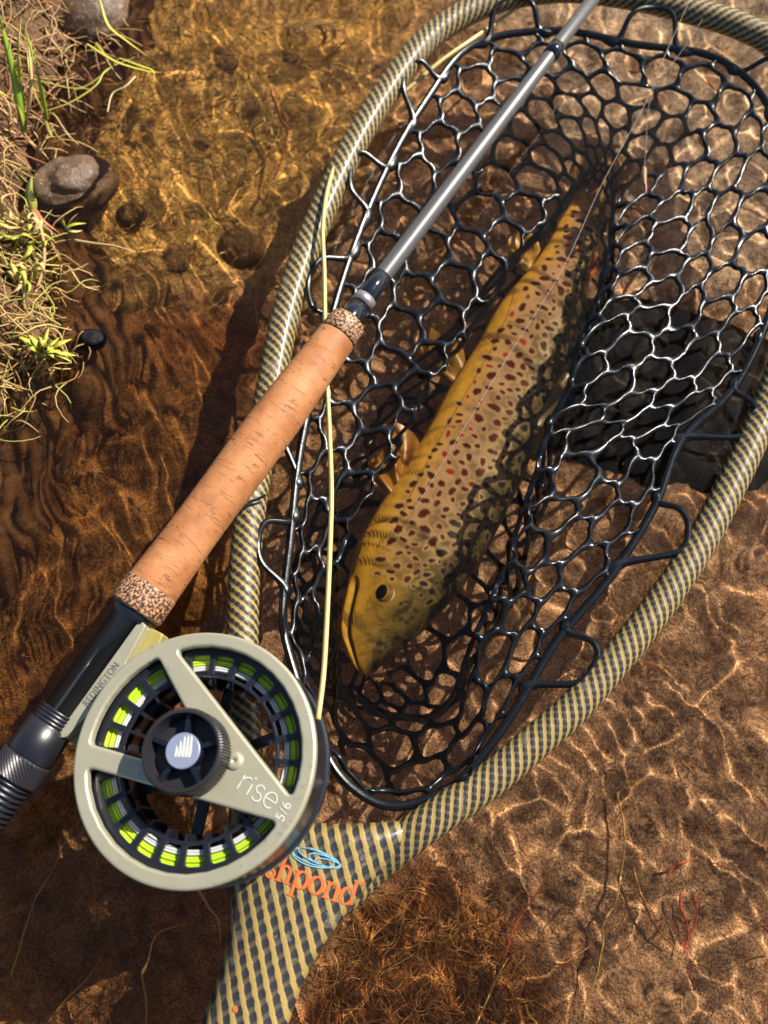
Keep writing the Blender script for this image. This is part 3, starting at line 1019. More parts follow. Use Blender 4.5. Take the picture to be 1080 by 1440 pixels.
# ------------------------------------------------------------------ fly reel (local frame: X towards the rod tip, Y towards the rod, Z out of the face)
RC = at(271, 1061, 0.0585)
e1 = np.array((d[0], d[1], 0.0)); e1 /= np.linalg.norm(e1)
lean = np.array((-e1[1], e1[0], 0.0))                 # towards the rod
e3 = np.array((0, 0, 1.0)) + 0.15 * lean; e3 /= np.linalg.norm(e3)
e1 = e1 - e3 * (e1 @ e3); e1 /= np.linalg.norm(e1)
e2 = np.cross(e3, e1)
RM = Matrix(((e1[0], e2[0], e3[0], RC[0]), (e1[1], e2[1], e3[1], RC[1]), (e1[2], e2[2], e3[2], RC[2]), (0, 0, 0, 1)))
reel = empty('fly_reel', RC, 'sage green fly reel with black spool and round knob clamped under the rod', 'fishing reel', rot=RM)
def rl(px, py, zl=0.0):
    """pixel -> local x, y on the reel plane at local height zl"""
    dd = ray(px, py); o_ = np.array((0, 0, CAM_H)); pp = RC + e3 * zl
    t = ((pp - o_) @ e3) / (dd @ e3)
    w = o_ + dd * t - RC
    return np.array((w @ e1, w @ e2))
def rlp(lst, zl=0.0): return np.array([rl(a, b, zl) for a, b in lst])
RO = 0.0478
RI = RO - 0.0056
def arc(a0, a1, r, n=40, ccw=True):
    if ccw and a1 < a0: a1 += 2 * math.pi
    if not ccw and a1 > a0: a1 -= 2 * math.pi
    a = np.linspace(a0, a1, n)
    return np.stack([r * np.cos(a), r * np.sin(a)], 1)
def rounded(poly, r, n=6, min_ang=25):
    """round the sharp corners of a polygon"""
    poly = np.asarray(poly); m_ = len(poly); out = []
    for i in range(m_):
        a, b, c = poly[i - 1], poly[i], poly[(i + 1) % m_]
        u, v = a - b, c - b
        lu, lv = np.linalg.norm(u), np.linalg.norm(v)
        ca = np.clip(u @ v / (lu * lv + 1e-12), -1, 1)
        if math.degrees(math.pi - math.acos(ca)) < min_ang:
            out.append(b); continue
        rr_ = min(r, 0.45 * lu if lu > r else lu, 0.45 * lv if lv > r else lv)
        p, q_ = b + u / lu * rr_, b + v / lv * rr_
        for k_ in range(n + 1):
            t = k_ / n
            out.append((1 - t) ** 2 * p + 2 * t * (1 - t) * b + t * t * q_)
    return np.array(out)
def angof(p): return math.atan2(p[1], p[0])
def arcpoly(head, tail, r, n, ccw):
    """hole made of an outer arc from head to tail and straight chords back; arc shortened a little at its ends so corners can be rounded"""
    a0, a1 = angof(head), angof(tail)
    return arc(a0, a1, r, n, ccw)
A0, A1 = rl(246, 908), rl(404, 1120)
B0, B1_ = rl(126, 1046), rl(221, 922)
C0_, C1_ = rl(128, 1078), rl(384, 1151)
hub_r = 0.0152
def round_hole(arc_pts, inner):
    return rounded(np.concatenate([arc_pts, inner]) if len(inner) else arc_pts, 0.0032)
# window beyond the straight chord A; picture-clockwise is local clockwise too
hA = round_hole(arc(angof(A0), angof(A1), RI, 14, False), np.zeros((0, 2)))
hB_in = rlp([(262, 986)]), rlp([(212, 1073)])
pB = hB_in[0][0]; pB2 = hB_in[1][0]
hubarc = arc(angof(pB), angof(pB2), hub_r, 8, True)
hB = round_hole(arc(angof(B0), angof(B1_), RI, 10, False), hubarc)
hC = round_hole(arc(angof(C1_), angof(C0_), RI, 14, False), np.zeros((0, 2)))
V, F = plate([arc(0, 2 * math.pi, RO, 97)[:-1], hA, hB, hC], 0.0046, 0.0012, 3)
V[:, 2] -= 0.0023
face = mesh('frame', V, F, 'sage_metal', reel, smooth=False, local=True)
# outer side wall and back ring
def ring_solid(ro, ri, z0, z1, seg=80, ch=0.0):
    a = np.arange(seg) / seg * 2 * math.pi
    prof_ = [(ri, z0), (ri, z1), (ro - ch, z1), (ro, z1 - ch), (ro, z0)] if ch else [(ri, z0), (ri, z1), (ro, z1), (ro, z0)]
    V = [(r_ * math.cos(x), r_ * math.sin(x), z) for r_, z in prof_ for x in a]
    m_ = len(prof_)
    F = [(i * seg + q_, ((i + 1) % m_) * seg + q_, ((i + 1) % m_) * seg + (q_ + 1) % seg, i * seg + (q_ + 1) % seg) for i in range(m_) for q_ in range(seg)]
    return np.array(V), F
V, F = ring_solid(RO - 0.0012, RO - 0.0030, -0.0275, -0.0046, 80)
mesh('side_wall', V, F, 'spool_black', reel, local=True, smooth=False)
V, F = ring_solid(RO - 0.0002, RO - 0.0065, -0.0315, -0.0276, 80, 0.001)
mesh('back_ring', V, F, 'spool_black', reel, local=True, smooth=False)
# spool flange with ports
NP = 24
ports = []
for i in range(NP):
    a = 2 * math.pi * (i + 0.35) / NP
    da = R(5.7)
    quad = np.concatenate([arc(a - da, a + da, 0.0397, 6), arc(a + da * 0.92, a - da * 0.92, 0.0322, 4, False)])
    ports.append(rounded(quad, 0.0018, 4))
V, F = plate([arc(0, 2 * math.pi, 0.0430, 97)[:-1], arc(0, 2 * math.pi, 0.0308, 73)[:-1]] + ports, 0.0016, 0.0003, 1)
V[:, 2] -= 0.0068
bits = [(V, F)]
def lbox(c, ux_, uy_, uz_, hx, hy, hz_):
    c = np.array(c)
    V = np.array([c + sx_ * hx * ux_ + sy_ * hy * uy_ + sz_ * hz_ * uz_ for sx_ in (-1, 1) for sy_ in (-1, 1) for sz_ in (-1, 1)])
    F = [(0, 1, 3, 2), (4, 6, 7, 5), (0, 4, 5, 1), (2, 3, 7, 6), (0, 2, 6, 4), (1, 5, 7, 3)]
    return V, F
for i in range(NP):                       # ribs below the flange, between the ports
    a = 2 * math.pi * (i + 0.85) / NP
    rad_ = np.array((math.cos(a), math.sin(a), 0)); tan_ = np.array((-math.sin(a), math.cos(a), 0))
    bits.append(lbox(rad_ * 0.0305 + np.array((0, 0, -0.0150)), rad_, tan_, np.array((0, 0, 1.0)), 0.0024, 0.0006, 0.0078))
bits.append(ring_solid(0.0330, 0.0318, -0.0262, -0.0150, 64))
bits.append(ring_solid(0.0430, 0.0300, -0.0268, -0.0255, 64))
for i in range(6):                        # back spokes of the spool
    a = 2 * math.pi * i / 6 + 0.4
    rad_ = np.array((math.cos(a), math.sin(a), 0)); tan_ = np.array((-math.sin(a), math.cos(a), 0))
    bits.append(lbox(rad_ * 0.0215 + np.array((0, 0, -0.0255)), rad_, tan_, np.array((0, 0, 1.0)), 0.0100, 0.0022, 0.0010))
bits.append(ring_solid(0.0135, 0.0020, -0.0290, -0.0048, 48))
V, F = join(bits)
mesh('spool', V, F, 'spool_black', reel, local=True, smooth=False)
def torus(r_, rr_, z, seg=96, sub=8):
    a = np.arange(seg) / seg * 2 * math.pi; b = np.arange(sub) / sub * 2 * math.pi
    V = np.array([((r_ + rr_ * math.cos(y)) * math.cos(x), (r_ + rr_ * math.cos(y)) * math.sin(x), z + rr_ * math.sin(y)) for x in a for y in b])
    F = [(i * sub + j, ((i + 1) % seg) * sub + j, ((i + 1) % seg) * sub + (j + 1) % sub, i * sub + (j + 1) % sub) for i in range(seg) for j in range(sub)]
    return V, F
gr = [torus(0.0402 - 0.00125 * j + RNG.uniform(-0.0003, 0.0003), 0.00066, -0.0086 - 0.0004 * (j % 2) - 0.0013 * i) for j in range(4) for i in range(5)]
V, F = join(gr); mesh('wound_line', V, F, 'neon_line', reel, local=True)
gr = [torus(0.0353 - 0.0010 * j, 0.00058, -0.0084 - 0.0011 * i) for j in range(2) for i in range(6)]
V, F = join(gr); mesh('line_backing', V, F, 'backing_line', reel, local=True)
# knob
prk = [(0.0030, 0.0145), (0.0030, 0.0158), (0.0036, 0.0162)]
KH = 0.0130
Vk, Fk = [], []
seg = 360
for i, z in enumerate((-0.0002, 0.0010, 0.0016, KH - 0.0016, KH - 0.0008, KH, KH, KH - 0.0045, KH - 0.0075)):
    for q_ in range(seg):
        a = q_ / seg * 2 * math.pi
        r_ = (0.0142, 0.0146, 0.0152, 0.0152, 0.0152, 0.0147, 0.0138, 0.0132, 0.0125)[i]
        if 2 <= i <= 4 and (q_ // 2) % 2 == 0: r_ += 0.00055
        Vk.append((r_ * math.cos(a), r_ * math.sin(a), z))
nr = 9
for i in range(nr - 1):
    for q_ in range(seg):
        Fk.append((i * seg + q_, i * seg + (q_ + 1) % seg, (i + 1) * seg + (q_ + 1) % seg, (i + 1) * seg + q_))
Fk.append(tuple((nr - 1) * seg + q_ for q_ in range(seg)))
knob = mesh('knob', np.array(Vk), Fk, 'knurl_black', reel, smooth=False, local=True)
for i in range(5):
    a = 2 * math.pi * i / 5 + 0.5
    rad_ = np.array((math.cos(a), math.sin(a), 0)); tan_ = np.array((-math.sin(a), math.cos(a), 0))
    V, F = lbox(rad_ * 0.0098 + np.array((0, 0, KH - 0.0052)), rad_, tan_, np.array((0, 0, 1.0)), 0.0036, 0.0009, 0.0024)
    mesh('knob_rib', V, F, 'gloss_black', knob, smooth=False, local=True)
V, F = ring_solid(0.0070, 0.0001, KH - 0.008, KH - 0.0022, 48, 0.0006)
mesh('knob_hub', V, F, 'gloss_black', knob, smooth=False, local=True)
V, F = ring_solid(0.0066, 0.0001, KH - 0.0022, KH - 0.0014, 48, 0.0003)
cap = mesh('knob_cap', V, F, 'cap_disc', knob, smooth=False, local=True)
cap['label'] = 'pale blue metal disc with a sail shaped emblem in the centre of the knob'
# sail emblem: fan of curved blades
sails = []
up_l = rl(262, 1030, KH) - rl(257, 1068, KH); up_l /= np.linalg.norm(up_l); rt_l = np.array((up_l[1], -up_l[0]))
kc = np.array((0.0, 0.0))
for i in range(5):
    x0 = -0.0028 + i * 0.0013
    h0 = 0.0020 + 0.0018 * min(i, 2.2)
    prof_l = [(x0, -0.0022), (x0 + 0.0009, -0.0024), (x0 + 0.0013, -0.0004), (x0 + 0.0010, h0 - 0.0010), (x0 + 0.0002, h0), (x0 - 0.0002 + 0.0004, 0.0002)]
    P = np.array([kc + x * rt_l + y * up_l for x, y in prof_l])
    sails.append((np.concatenate([P, np.full((len(P), 1), KH - 0.00125)], 1), [tuple(range(len(P)))[::-1]]))
V, F = join(sails)
mesh('emblem', V, F, 'etching', knob, smooth=False, local=True)
# raised pip beside the knob
pc = rl(330, 1070)
V, F = ring_solid(0.0034, 0.0001, -0.0005, 0.0012, 24, 0.0008)
V[:, 0] += pc[0]; V[:, 1] += pc[1]
mesh('drag_pip', V, F, 'sage_metal', reel, local=True)
# engraving: rise, 5/6
def on_face(P2, org, xdir, ydir, unit_, z=0.00025):
    W = org + P2[:, 0:1] * unit_ * xdir + P2[:, 1:2] * unit_ * ydir
    return np.concatenate([W, np.full((len(W), 1), z)], 1)
wv = 0.085
RISE = {
    'r': ([st([(0.12, 0.0), (0.12, 0.5), (0.12, 0.95)], wv), stroke(ell(0.55, 0.5, 0.43, 0.46, 178, 70, 14), wv)], 0.72),
    'i': ([st([(0.12, 0.0), (0.12, 0.5), (0.12, 0.72)], wv), st([(0.06, 1.12), (0.12, 1.12), (0.18, 1.12)], 0.13)], 0.34),
    's': ([stroke(np.concatenate([ell(0.38, 0.72, 0.26, 0.24, 25, 250, 14), ell(0.40, 0.24, 0.30, 0.26, 80, -150, 16)]), wv)], 0.80),
    'e': ([stroke(np.concatenate([[(0.1, 0.5), (0.5, 0.5)], ell(0.48, 0.5, 0.40, 0.47, 0, 310, 26)]), wv)], 1.0),
}
LV2, LF2, W2 = lay_word('rise', RISE)
ob, oe = rl(331, 1108), rl(384, 1142)
xd = oe - ob; un = np.linalg.norm(xd) / W2; xd /= np.linalg.norm(xd); yd = np.array((-xd[1], xd[0]))
if (rl(360, 1090) - ob) @ yd < 0: yd = -yd
o = mesh('engraving', on_face(LV2, ob, xd, yd, un * 1.0), LF2, 'etching', face, smooth=False, local=True)
o['label'] = 'pale engraved word on the wide arm of the reel frame'
TV, TF = text_mesh('5/6', 0.0052)
tc = rl(399, 1141)
dir_t = rl(404, 1127) - rl(391, 1153); dir_t /= np.linalg.norm(dir_t)
nrm_t = np.array((-dir_t[1], dir_t[0]))
if (rl(385, 1135) - tc) @ nrm_t < 0: nrm_t = -nrm_t
W = tc + TV[:, 0:1] * dir_t + TV[:, 1:2] * nrm_t
mesh('engraving', np.concatenate([W, np.full((len(W), 1), 0.00025)], 1), TF, 'etching', face, smooth=False, local=True)
# foot: a ramped bar along the rod seat, its broad middle running to the frame
FZ = -0.0085
fpoly = rlp([(196, 871), (205, 879), (176, 934), (178, 950), (150, 990), (128, 1002), (90, 1038), (77, 1036)], FZ)
V, F = plate([rounded(fpoly, 0.0012, 3)], 0.0060, 0.0006, 2)
V[:, 2] += FZ - 0.003
foot = mesh('foot', V, F, 'sage_metal', reel, smooth=False, local=True)
skirt = rlp([(196, 873), (222, 886), (214, 905), (150, 1010), (120, 1030), (98, 1046), (78, 1036)], FZ)
V, F = plate([rounded(skirt, 0.0012, 3)], 0.0080, 0.0008, 2)
V[:, 2] += FZ - 0.0102
mesh('foot_skirt', V, F, 'sage_metal_shade', foot, smooth=False, local=True)
TV, TF = text_mesh('REDINGTON', 0.0046)
tc = rl(143, 962, FZ)
dir_t = rl(166, 931, FZ) - rl(121, 988, FZ); Lw = np.linalg.norm(dir_t); dir_t /= Lw
nrm_t = np.array((-dir_t[1], dir_t[0]))
sc_w = Lw / (TV[:, 0].max() - TV[:, 0].min())
W = tc + TV[:, 0:1] * sc_w * dir_t + TV[:, 1:2] * nrm_t
mesh('lettering', np.concatenate([W, np.full((len(W), 1), FZ + 0.00025)], 1), TF, 'engraving_dark', foot, smooth=False, local=True)
# water beads on the rim and the wide arm
drops = []
def bead(x, y, z, r_):
    a = np.arange(8) / 8 * 2 * math.pi
    V = [(x + r_ * s_ * math.cos(t), y + r_ * s_ * math.sin(t), z + h_ * r_ * 0.55) for s_, h_ in ((1.0, -0.1), (0.8, 0.6), (0.4, 0.95)) for t in a] + [(x, y, z + r_ * 0.55)]
    F = [(i * 8 + q_, i * 8 + (q_ + 1) % 8, (i + 1) * 8 + (q_ + 1) % 8, (i + 1) * 8 + q_) for i in range(2) for q_ in range(8)]
    F += [(16 + q_, 16 + (q_ + 1) % 8, 24) for q_ in range(8)]
    return np.array(V), F
for i in range(34):
    a = RNG.normal(-1.75, 0.55) if i < 50 else RNG.uniform(0, 6.28)
    r_ = RO - RNG.uniform(0.0012, 0.0048)
    drops.append(bead(r_ * math.cos(a), r_ * math.sin(a), 0.0, RNG.uniform(0.0003, 0.0007)))
for px, py in ((237, 940), (192, 1084), (402, 1160), (395, 1172), (215, 910)):
    q_ = rl(px, py); drops.append(bead(q_[0], q_[1], 0.0, RNG.uniform(0.0006, 0.0014)))
V, F = join(drops)
o = mesh('water_beads', V, F, 'droplet', reel, local=True); o['kind'] = 'stuff'

# ------------------------------------------------------------------ fly line, leader, fly
def strand_obj(name, px, z, r, mt, label, cat, seg=8, under=False, sub=8, taper=False):
    zz = z if hasattr(z, '__len__') else [z] * len(px)
    P = np.array([(atw(a, b, c_) if c_ < 0 else at(a, b, c_)) for (a, b), c_ in zip(px, zz)])
    P = catmull(P, sub)
    rr_ = np.full(len(P), r)
    if taper: rr_ = r * np.linspace(1.0, 0.35, len(P))
    V, F, L, fr = tube(P, rr_, seg)
    o = mesh(name, V, F, mt, receiver=under)
    tag(o, label, cat)
    return o
strand_obj('fly_line', [(447, 1012), (455, 945), (460, 860), (464, 770), (466, 690), (463, 600), (459, 520), (457, 450), (456, 380), (454, 320), (461, 265), (478, 215), (497, 186), (535, 152), (571, 127), (620, 86), (660, 58), (695, 34), (730, 8), (770, -25)],
           [0.047, 0.042, 0.036, 0.030, 0.024, 0.019, 0.018, 0.0185, 0.021, 0.022, 0.020, 0.014, 0.004, 0.003, 0.006, 0.010, 0.010, 0.006, 0.004, 0.002], 0.00115, 'fly_line', 'pale yellow fly line running up from the reel beside the grip', 'fishing line')
strand_obj('leader', [(990, -45), (970, 0), (935, 78), (905, 150), (845, 262), (790, 380), (715, 500), (650, 606), (590, 705), (560, 752)], [0.02, 0.02, 0.022, 0.022, 0.02, 0.018, 0.013, 0.008, 0.001, -0.006], 0.00014, 'monofilament', 'fine clear leader stretched straight over the trout', 'fishing line', 6)
strand_obj('tippet', [(1012, -40), (1003, 0), (960, 70), (922, 120), (911, 158), (909, 195), (906, 238)], [0.02, 0.018, 0.014, 0.010, 0.006, 0.004, 0.004], 0.00012, 'monofilament', 'hair thin tippet leading down to the small fly in the mesh', 'fishing line', 6)
fly = empty('artificial_fly', at(906, 240, 0.003), 'tiny pink and tan fly on a hook caught in the net mesh', 'fishing fly')
P = catmull(pts([(906, 236), (905, 248), (906, 260)], [0.005, 0.004, 0.003]), 5)
mat('fly_tan', (0.33, 0.2, 0.1), 0.7); mat('fly_pink', (0.62, 0.22, 0.2), 0.6)
V, F, L, fr = tube(P, 0.0011 + 0.0006 * np.sin(np.linspace(0.2, 3.0, len(P))), 8); mesh('fly_body', V, F, 'fly_tan', fly)
P = catmull(pts([(906, 258), (908, 268), (904, 280), (900, 276)], 0.002), 6)
V, F, L, fr = tube(P, 0.00035, 6); mesh('hook', V, F, 'silver_wrap', fly)
P = catmull(pts([(905, 250), (908, 262), (908, 272)], 0.0035), 4)
V, F, L, fr = tube(P, np.linspace(0.0009, 0.0003, len(P)), 6); mesh('fly_wing', V, F, 'fly_pink', fly)
strand_obj('dark_twig', [(341, 716), (352, 706), (362, 702), (374, 696)], 0.0195, 0.0007, 'black_anodised', 'short dark twig lying over the hoop beside the cork grip', 'twig', 6)

# ------------------------------------------------------------------ brown trout
sec = [(512, 949, 4), (514, 936, 19), (518, 915, 35), (525, 886, 50), (546, 848, 65), (564, 815, 74), (584, 780, 80), (613, 733, 81), (660, 650, 76), (692, 580, 71), (727, 510, 63), (748, 459, 57), (769, 421, 50), (789, 382, 40), (805, 346, 33), (816, 317, 29), (829, 288, 24)]
FZ0 = [z_ - 0.004 for z_ in [-0.024, -0.024, -0.025, -0.026, -0.027, -0.028, -0.029, -0.030, -0.030, -0.030, -0.029, -0.029, -0.030, -0.032, -0.034, -0.037, -0.040]]
roll = R(18)
CS = np.array([atw(a, b, z) for (a, b, h), z in zip(sec, FZ0)])
HW = []
for (a, b, h), z in zip(sec, FZ0):
    ua = np.array((0.9, 0.44)) * h
    HW.append(np.linalg.norm(atw(a + ua[0], b + ua[1], z) - atw(a - ua[0], b - ua[1], z)) / 2)
HW = np.array(HW)
ctrl = np.concatenate([CS, HW[:, None]], 1)
sp = catmull(ctrl, 20)
spine, hw = sp[:, :3], sp[:, 3]
LS = np.concatenate(([0], np.cumsum(np.linalg.norm(np.diff(spine, axis=0), axis=1)))); FL = LS[-1]
sfr = LS / FL
nS = 560
sq = np.linspace(0, 1, nS) ** 1.0
spine = np.stack([np.interp(sq, sfr, spine[:, j]) for j in range(3)], 1); hw = np.interp(sq, sfr, hw)
T = np.gradient(spine, axis=0); T /= np.linalg.norm(T, axis=1)[:, None]
Zv = np.array((0, 0, 1.0))
Sd = np.cross(T, Zv); Sd /= np.linalg.norm(Sd, axis=1)[:, None]       # picture right
Uv = np.cross(Sd, T)
Dd = math.cos(roll) * Sd + math.sin(roll) * Uv
Nn = -math.sin(roll) * Sd + math.cos(roll) * Uv
ratio = np.interp(sq, [0, 0.08, 0.2, 0.5, 0.85, 1.0], [0.85, 0.78, 0.68, 0.62, 0.50, 0.36])
aa = hw / np.sqrt(math.cos(roll) ** 2 + (ratio * math.sin(roll)) ** 2)
bb = aa * ratio
nA = 300
th = np.arange(nA) / nA * 2 * math.pi
def sgnp(x, p): return np.sign(x) * np.abs(x) ** p
cth, sth = sgnp(np.cos(th), 0.96), sgnp(np.sin(th), 0.92)
FV = spine[:, None, :] + aa[:, None, None] * cth[None, :, None] * Dd[:, None, :] + bb[:, None, None] * sth[None, :, None] * Nn[:, None, :]
# surface relief: gill cover, jaw, nostril (s along, angle from the back)
SS, TT = np.meshgrid(sq, np.degrees(th), indexing='ij')
TT = np.where(TT > 180, 360 - TT, TT)
def gauss(x, w): return np.exp(-(x / w) ** 2)
gill_s = 0.205 + 0.035 * np.sin(np.radians(np.clip((TT - 40) * 1.5, 0, 180)))
rel = -0.0015 * gauss(SS - gill_s, 0.0055) * sstep(35, 60, TT) * sstep(150, 125, TT) + 0.0009 * gauss(SS - gill_s + 0.018, 0.016) * sstep(35, 60, TT)
jaw_t = 118 + 10 * SS / 0.1
rel += -0.0026 * gauss(TT - jaw_t, 6) * sstep(0.0, 0.01, SS) * sstep(0.135, 0.115, SS)
rel += -0.0010 * gauss(TT - jaw_t - 24, 5) * sstep(0.03, 0.05, SS) * sstep(0.13, 0.11, SS)
rel += 0.0010 * gauss(TT - jaw_t - 12, 8) * sstep(0.0, 0.02, SS) * sstep(0.14, 0.11, SS)
rel += -0.0012 * gauss(SS - 0.045, 0.006) * gauss(TT - 62, 8)
rel += 0.0012 * gauss(SS - 0.118, 0.028) * gauss(TT - 74, 22)
rel += -0.0008 * gauss(SS - 0.10, 0.03) * gauss(TT - 100, 10)
dirn = cth[None, :, None] * Dd[:, None, :] * ratio[:, None, None] + sth[None, :, None] * Nn[:, None, :]
dirn /= np.linalg.norm(dirn, axis=2, keepdims=True) + 1e-9
FV = FV + rel[..., None] * dirn
# skin colour
dv = np.cos(np.radians(TT))                     # 1 on the back, -1 on the belly
def lerp3(x, stops):
    xs_ = [s_[0] for s_ in stops]
    return np.stack([np.interp(x, xs_, [s_[1][j] for s_ in stops]) for j in range(3)], -1)
cb = lerp3(-dv, [(-1, (0.040, 0.034, 0.016)), (-0.6, (0.10, 0.078, 0.034)), (-0.2, (0.17, 0.125, 0.066)), (0.10, (0.33, 0.225, 0.115)), (0.36, (0.50, 0.295, 0.045)), (1, (0.60, 0.36, 0.045))])
headw = sstep(0.23, 0.15, SS)[..., None]
chd = lerp3(-dv, [(-1, (0.045, 0.040, 0.014)), (-0.5, (0.13, 0.095, 0.025)), (0.0, (0.30, 0.19, 0.035)), (0.5, (0.46, 0.27, 0.03)), (1, (0.42, 0.25, 0.03))])
cb = cb * (1 - headw) + chd * headw
arcx = SS * FL; arcy = np.radians(TT) * np.interp(sq, sq, aa)[:, None] * 0.8
nz = fbm(arcx, arcy, 260, 4, 71)[..., None]
cb = cb * (0.62 + 0.76 * nz)
mott = sstep(0.50, 0.66, fbm(arcx, arcy, 95, 4, 78)) * sstep(0.27, 0.20, SS) * sstep(82, 45, TT)
cb = cb * (1 - 0.72 * mott)[..., None]
fine_ = sstep(0.60, 0.72, fbm(arcx, arcy, 420, 3, 79)) * sstep(120, 90, TT)
cb = cb * (1 - 0.35 * fine_)[..., None]
pale = sstep(0.52, 0.70, fbm(arcx, arcy, 130, 4, 83)) * sstep(0.2, 0.3, SS) * sstep(18, 40, TT) * sstep(112, 90, TT)
cb = cb * (1 - 0.45 * pale)[..., None] + np.array((0.46, 0.36, 0.23)) * (0.45 * pale)[..., None]
pink = gauss(TT - 88, 22)[..., None] * sstep(0.2, 0.35, SS)[..., None] * (0.35 + 0.5 * fbm(arcx, arcy, 120, 3, 75)[..., None])
cb = cb * (1 - 0.5 * pink) + np.array((0.42, 0.24, 0.18)) * 0.5 * pink
cb = cb * (1 - 0.65 * gauss(SS - gill_s, 0.005) * sstep(35, 60, TT))[..., None]
cb = cb * (1 - 0.75 * gauss(TT - jaw_t, 4) * sstep(0.135, 0.115, SS))[..., None]
spots = []
fr_ = np.random.default_rng(4)
tries = 0
while len(spots) < 310 and tries < 9000:
    tries += 1
    s_ = fr_.uniform(0.145, 0.97); t_ = fr_.normal(62, 30)
    if not 6 < t_ < 118: continue
    if s_ < 0.22 and t_ > 105: continue
    ai = np.interp(s_, sq, aa)
    x, y = s_ * FL, math.radians(t_) * ai * 0.8
    r_ = fr_.uniform(0.0012, 0.0027) * (1.0 if s_ > 0.22 else 0.8)
    if any((x - q_[0]) ** 2 + (y - q_[1]) ** 2 < (r_ + q_[2] + 0.0011) ** 2 for q_ in spots): continue
    spots.append((x, y, r_, t_, s_))
for (x, y, r_, t_, s_) in spots:
    red = 82 < t_ < 112 and s_ > 0.33 and fr_.random() < 0.22
    i0, i1 = np.searchsorted(sq, s_ - 0.025), np.searchsorted(sq, s_ + 0.025)
    ax_, ay_ = arcx[i0:i1], arcy[i0:i1]
    st_ = fr_.uniform(0.75, 1.3)
    ang_ = np.arctan2(ay_ - y, ax_ - x)
    ph = fr_.uniform(0, 6.28)
    dist = np.hypot((ax_ - x) * st_, (ay_ - y) / st_) * (1 + 0.16 * np.sin(2 * ang_ + ph) + 0.07 * np.sin(3 * ang_ + 2.3 * ph) + 0.06 * np.sin(5 * ang_ + 1.7 * ph))
    halo = (sstep(r_ * 2.0, r_ * 1.1, dist) * (0.55 if t_ > 45 else 0.25))[..., None]
    core = sstep(r_ * 1.05, r_ * 0.72, dist)[..., None]
    hc = np.array((0.40, 0.285, 0.16)) if t_ > 45 else np.array((0.20, 0.16, 0.08))
    if red: kc_ = np.array((0.29, 0.022, 0.016)); core = sstep(r_ * 0.8, r_ * 0.5, dist)[..., None]
    elif t_ < 58: kc_ = np.array((0.014, 0.011, 0.014))
    else: kc_ = np.array((0.065, 0.014, 0.008))
    blk = cb[i0:i1]
    # one flank only is painted twice, as both sides of the fish look alike
    blk = blk * (1 - halo) + hc * halo
    cb[i0:i1] = blk * (1 - core) + kc_ * core
# small dark freckles on the head
for i in range(46):
    s_, t_ = fr_.uniform(0.03, 0.19), fr_.uniform(5, 60)
    ai = np.interp(s_, sq, aa); x, y, r_ = s_ * FL, math.radians(t_) * ai * 0.8, fr_.uniform(0.0008, 0.0017)
    dist = np.hypot(arcx - x, arcy - y)
    core = sstep(r_, r_ * 0.5, dist)[..., None] * 0.8
    cb = cb * (1 - core) + np.array((0.02, 0.018, 0.010)) * core
Vf = FV.reshape(-1, 3)
ii = np.arange(nS * nA).reshape(nS, nA)
jn = np.roll(ii, -1, axis=1)
q = np.stack([ii[:-1], jn[:-1], jn[1:], ii[1:]], -1).reshape(-1, 4).tolist()
q.append(tuple(ii[0].tolist()[::-1])); q.append(tuple(ii[-1].tolist()))
UVf = np.stack([SS, np.broadcast_to(th[None] / (2 * math.pi), SS.shape)], -1).reshape(-1, 2)
trout = empty('brown_trout', spine[nS // 2], 'golden brown trout with dark and red spots lying in the net under water', 'fish')
mesh('body', Vf, q, 'trout_skin', trout, uv=UVf, col=cb.reshape(-1, 3), receiver=True)
# eye
ie = int(0.125 * nS); te = R(80)
ec = spine[ie] + aa[ie] * math.cos(te) * Dd[ie] * 0.81 + bb[ie] * math.sin(te) * Nn[ie] * 0.81
gaze = Zv * 0.74 + Sd[ie] * -0.64 - T[ie] * 0.12; gaze /= np.linalg.norm(gaze)
ER = 0.0062
us, vs = 48, 40
eg1 = np.cross(gaze, T[ie]); eg1 /= np.linalg.norm(eg1); eg2 = np.cross(gaze, eg1)
EV, EC = [], []
for i in range(vs + 1):
    al = math.pi * i / vs
    for j in range(us):
        be = 2 * math.pi * j / us
        EV.append(ec + ER * (math.cos(al) * gaze + math.sin(al) * (math.cos(be) * eg1 + math.sin(be) * eg2)))
        dgr = math.degrees(al)
        c_ = (0.004, 0.003, 0.003) if dgr < 38 else ((0.34, 0.17, 0.02) if dgr < 44 else tuple(np.array((0.13, 0.085, 0.012)) * (1 - sstep(64, 78, dgr)) + np.array((0.62, 0.61, 0.58)) * sstep(64, 78, dgr)))
        EC.append(c_)
EF = [(i * us + j, i * us + (j + 1) % us, (i + 1) * us + (j + 1) % us, (i + 1) * us + j) for i in range(vs) for j in range(us)]
eye = mesh('eye', np.array(EV), EF, 'trout_skin', trout, col=np.array(EC), receiver=True)
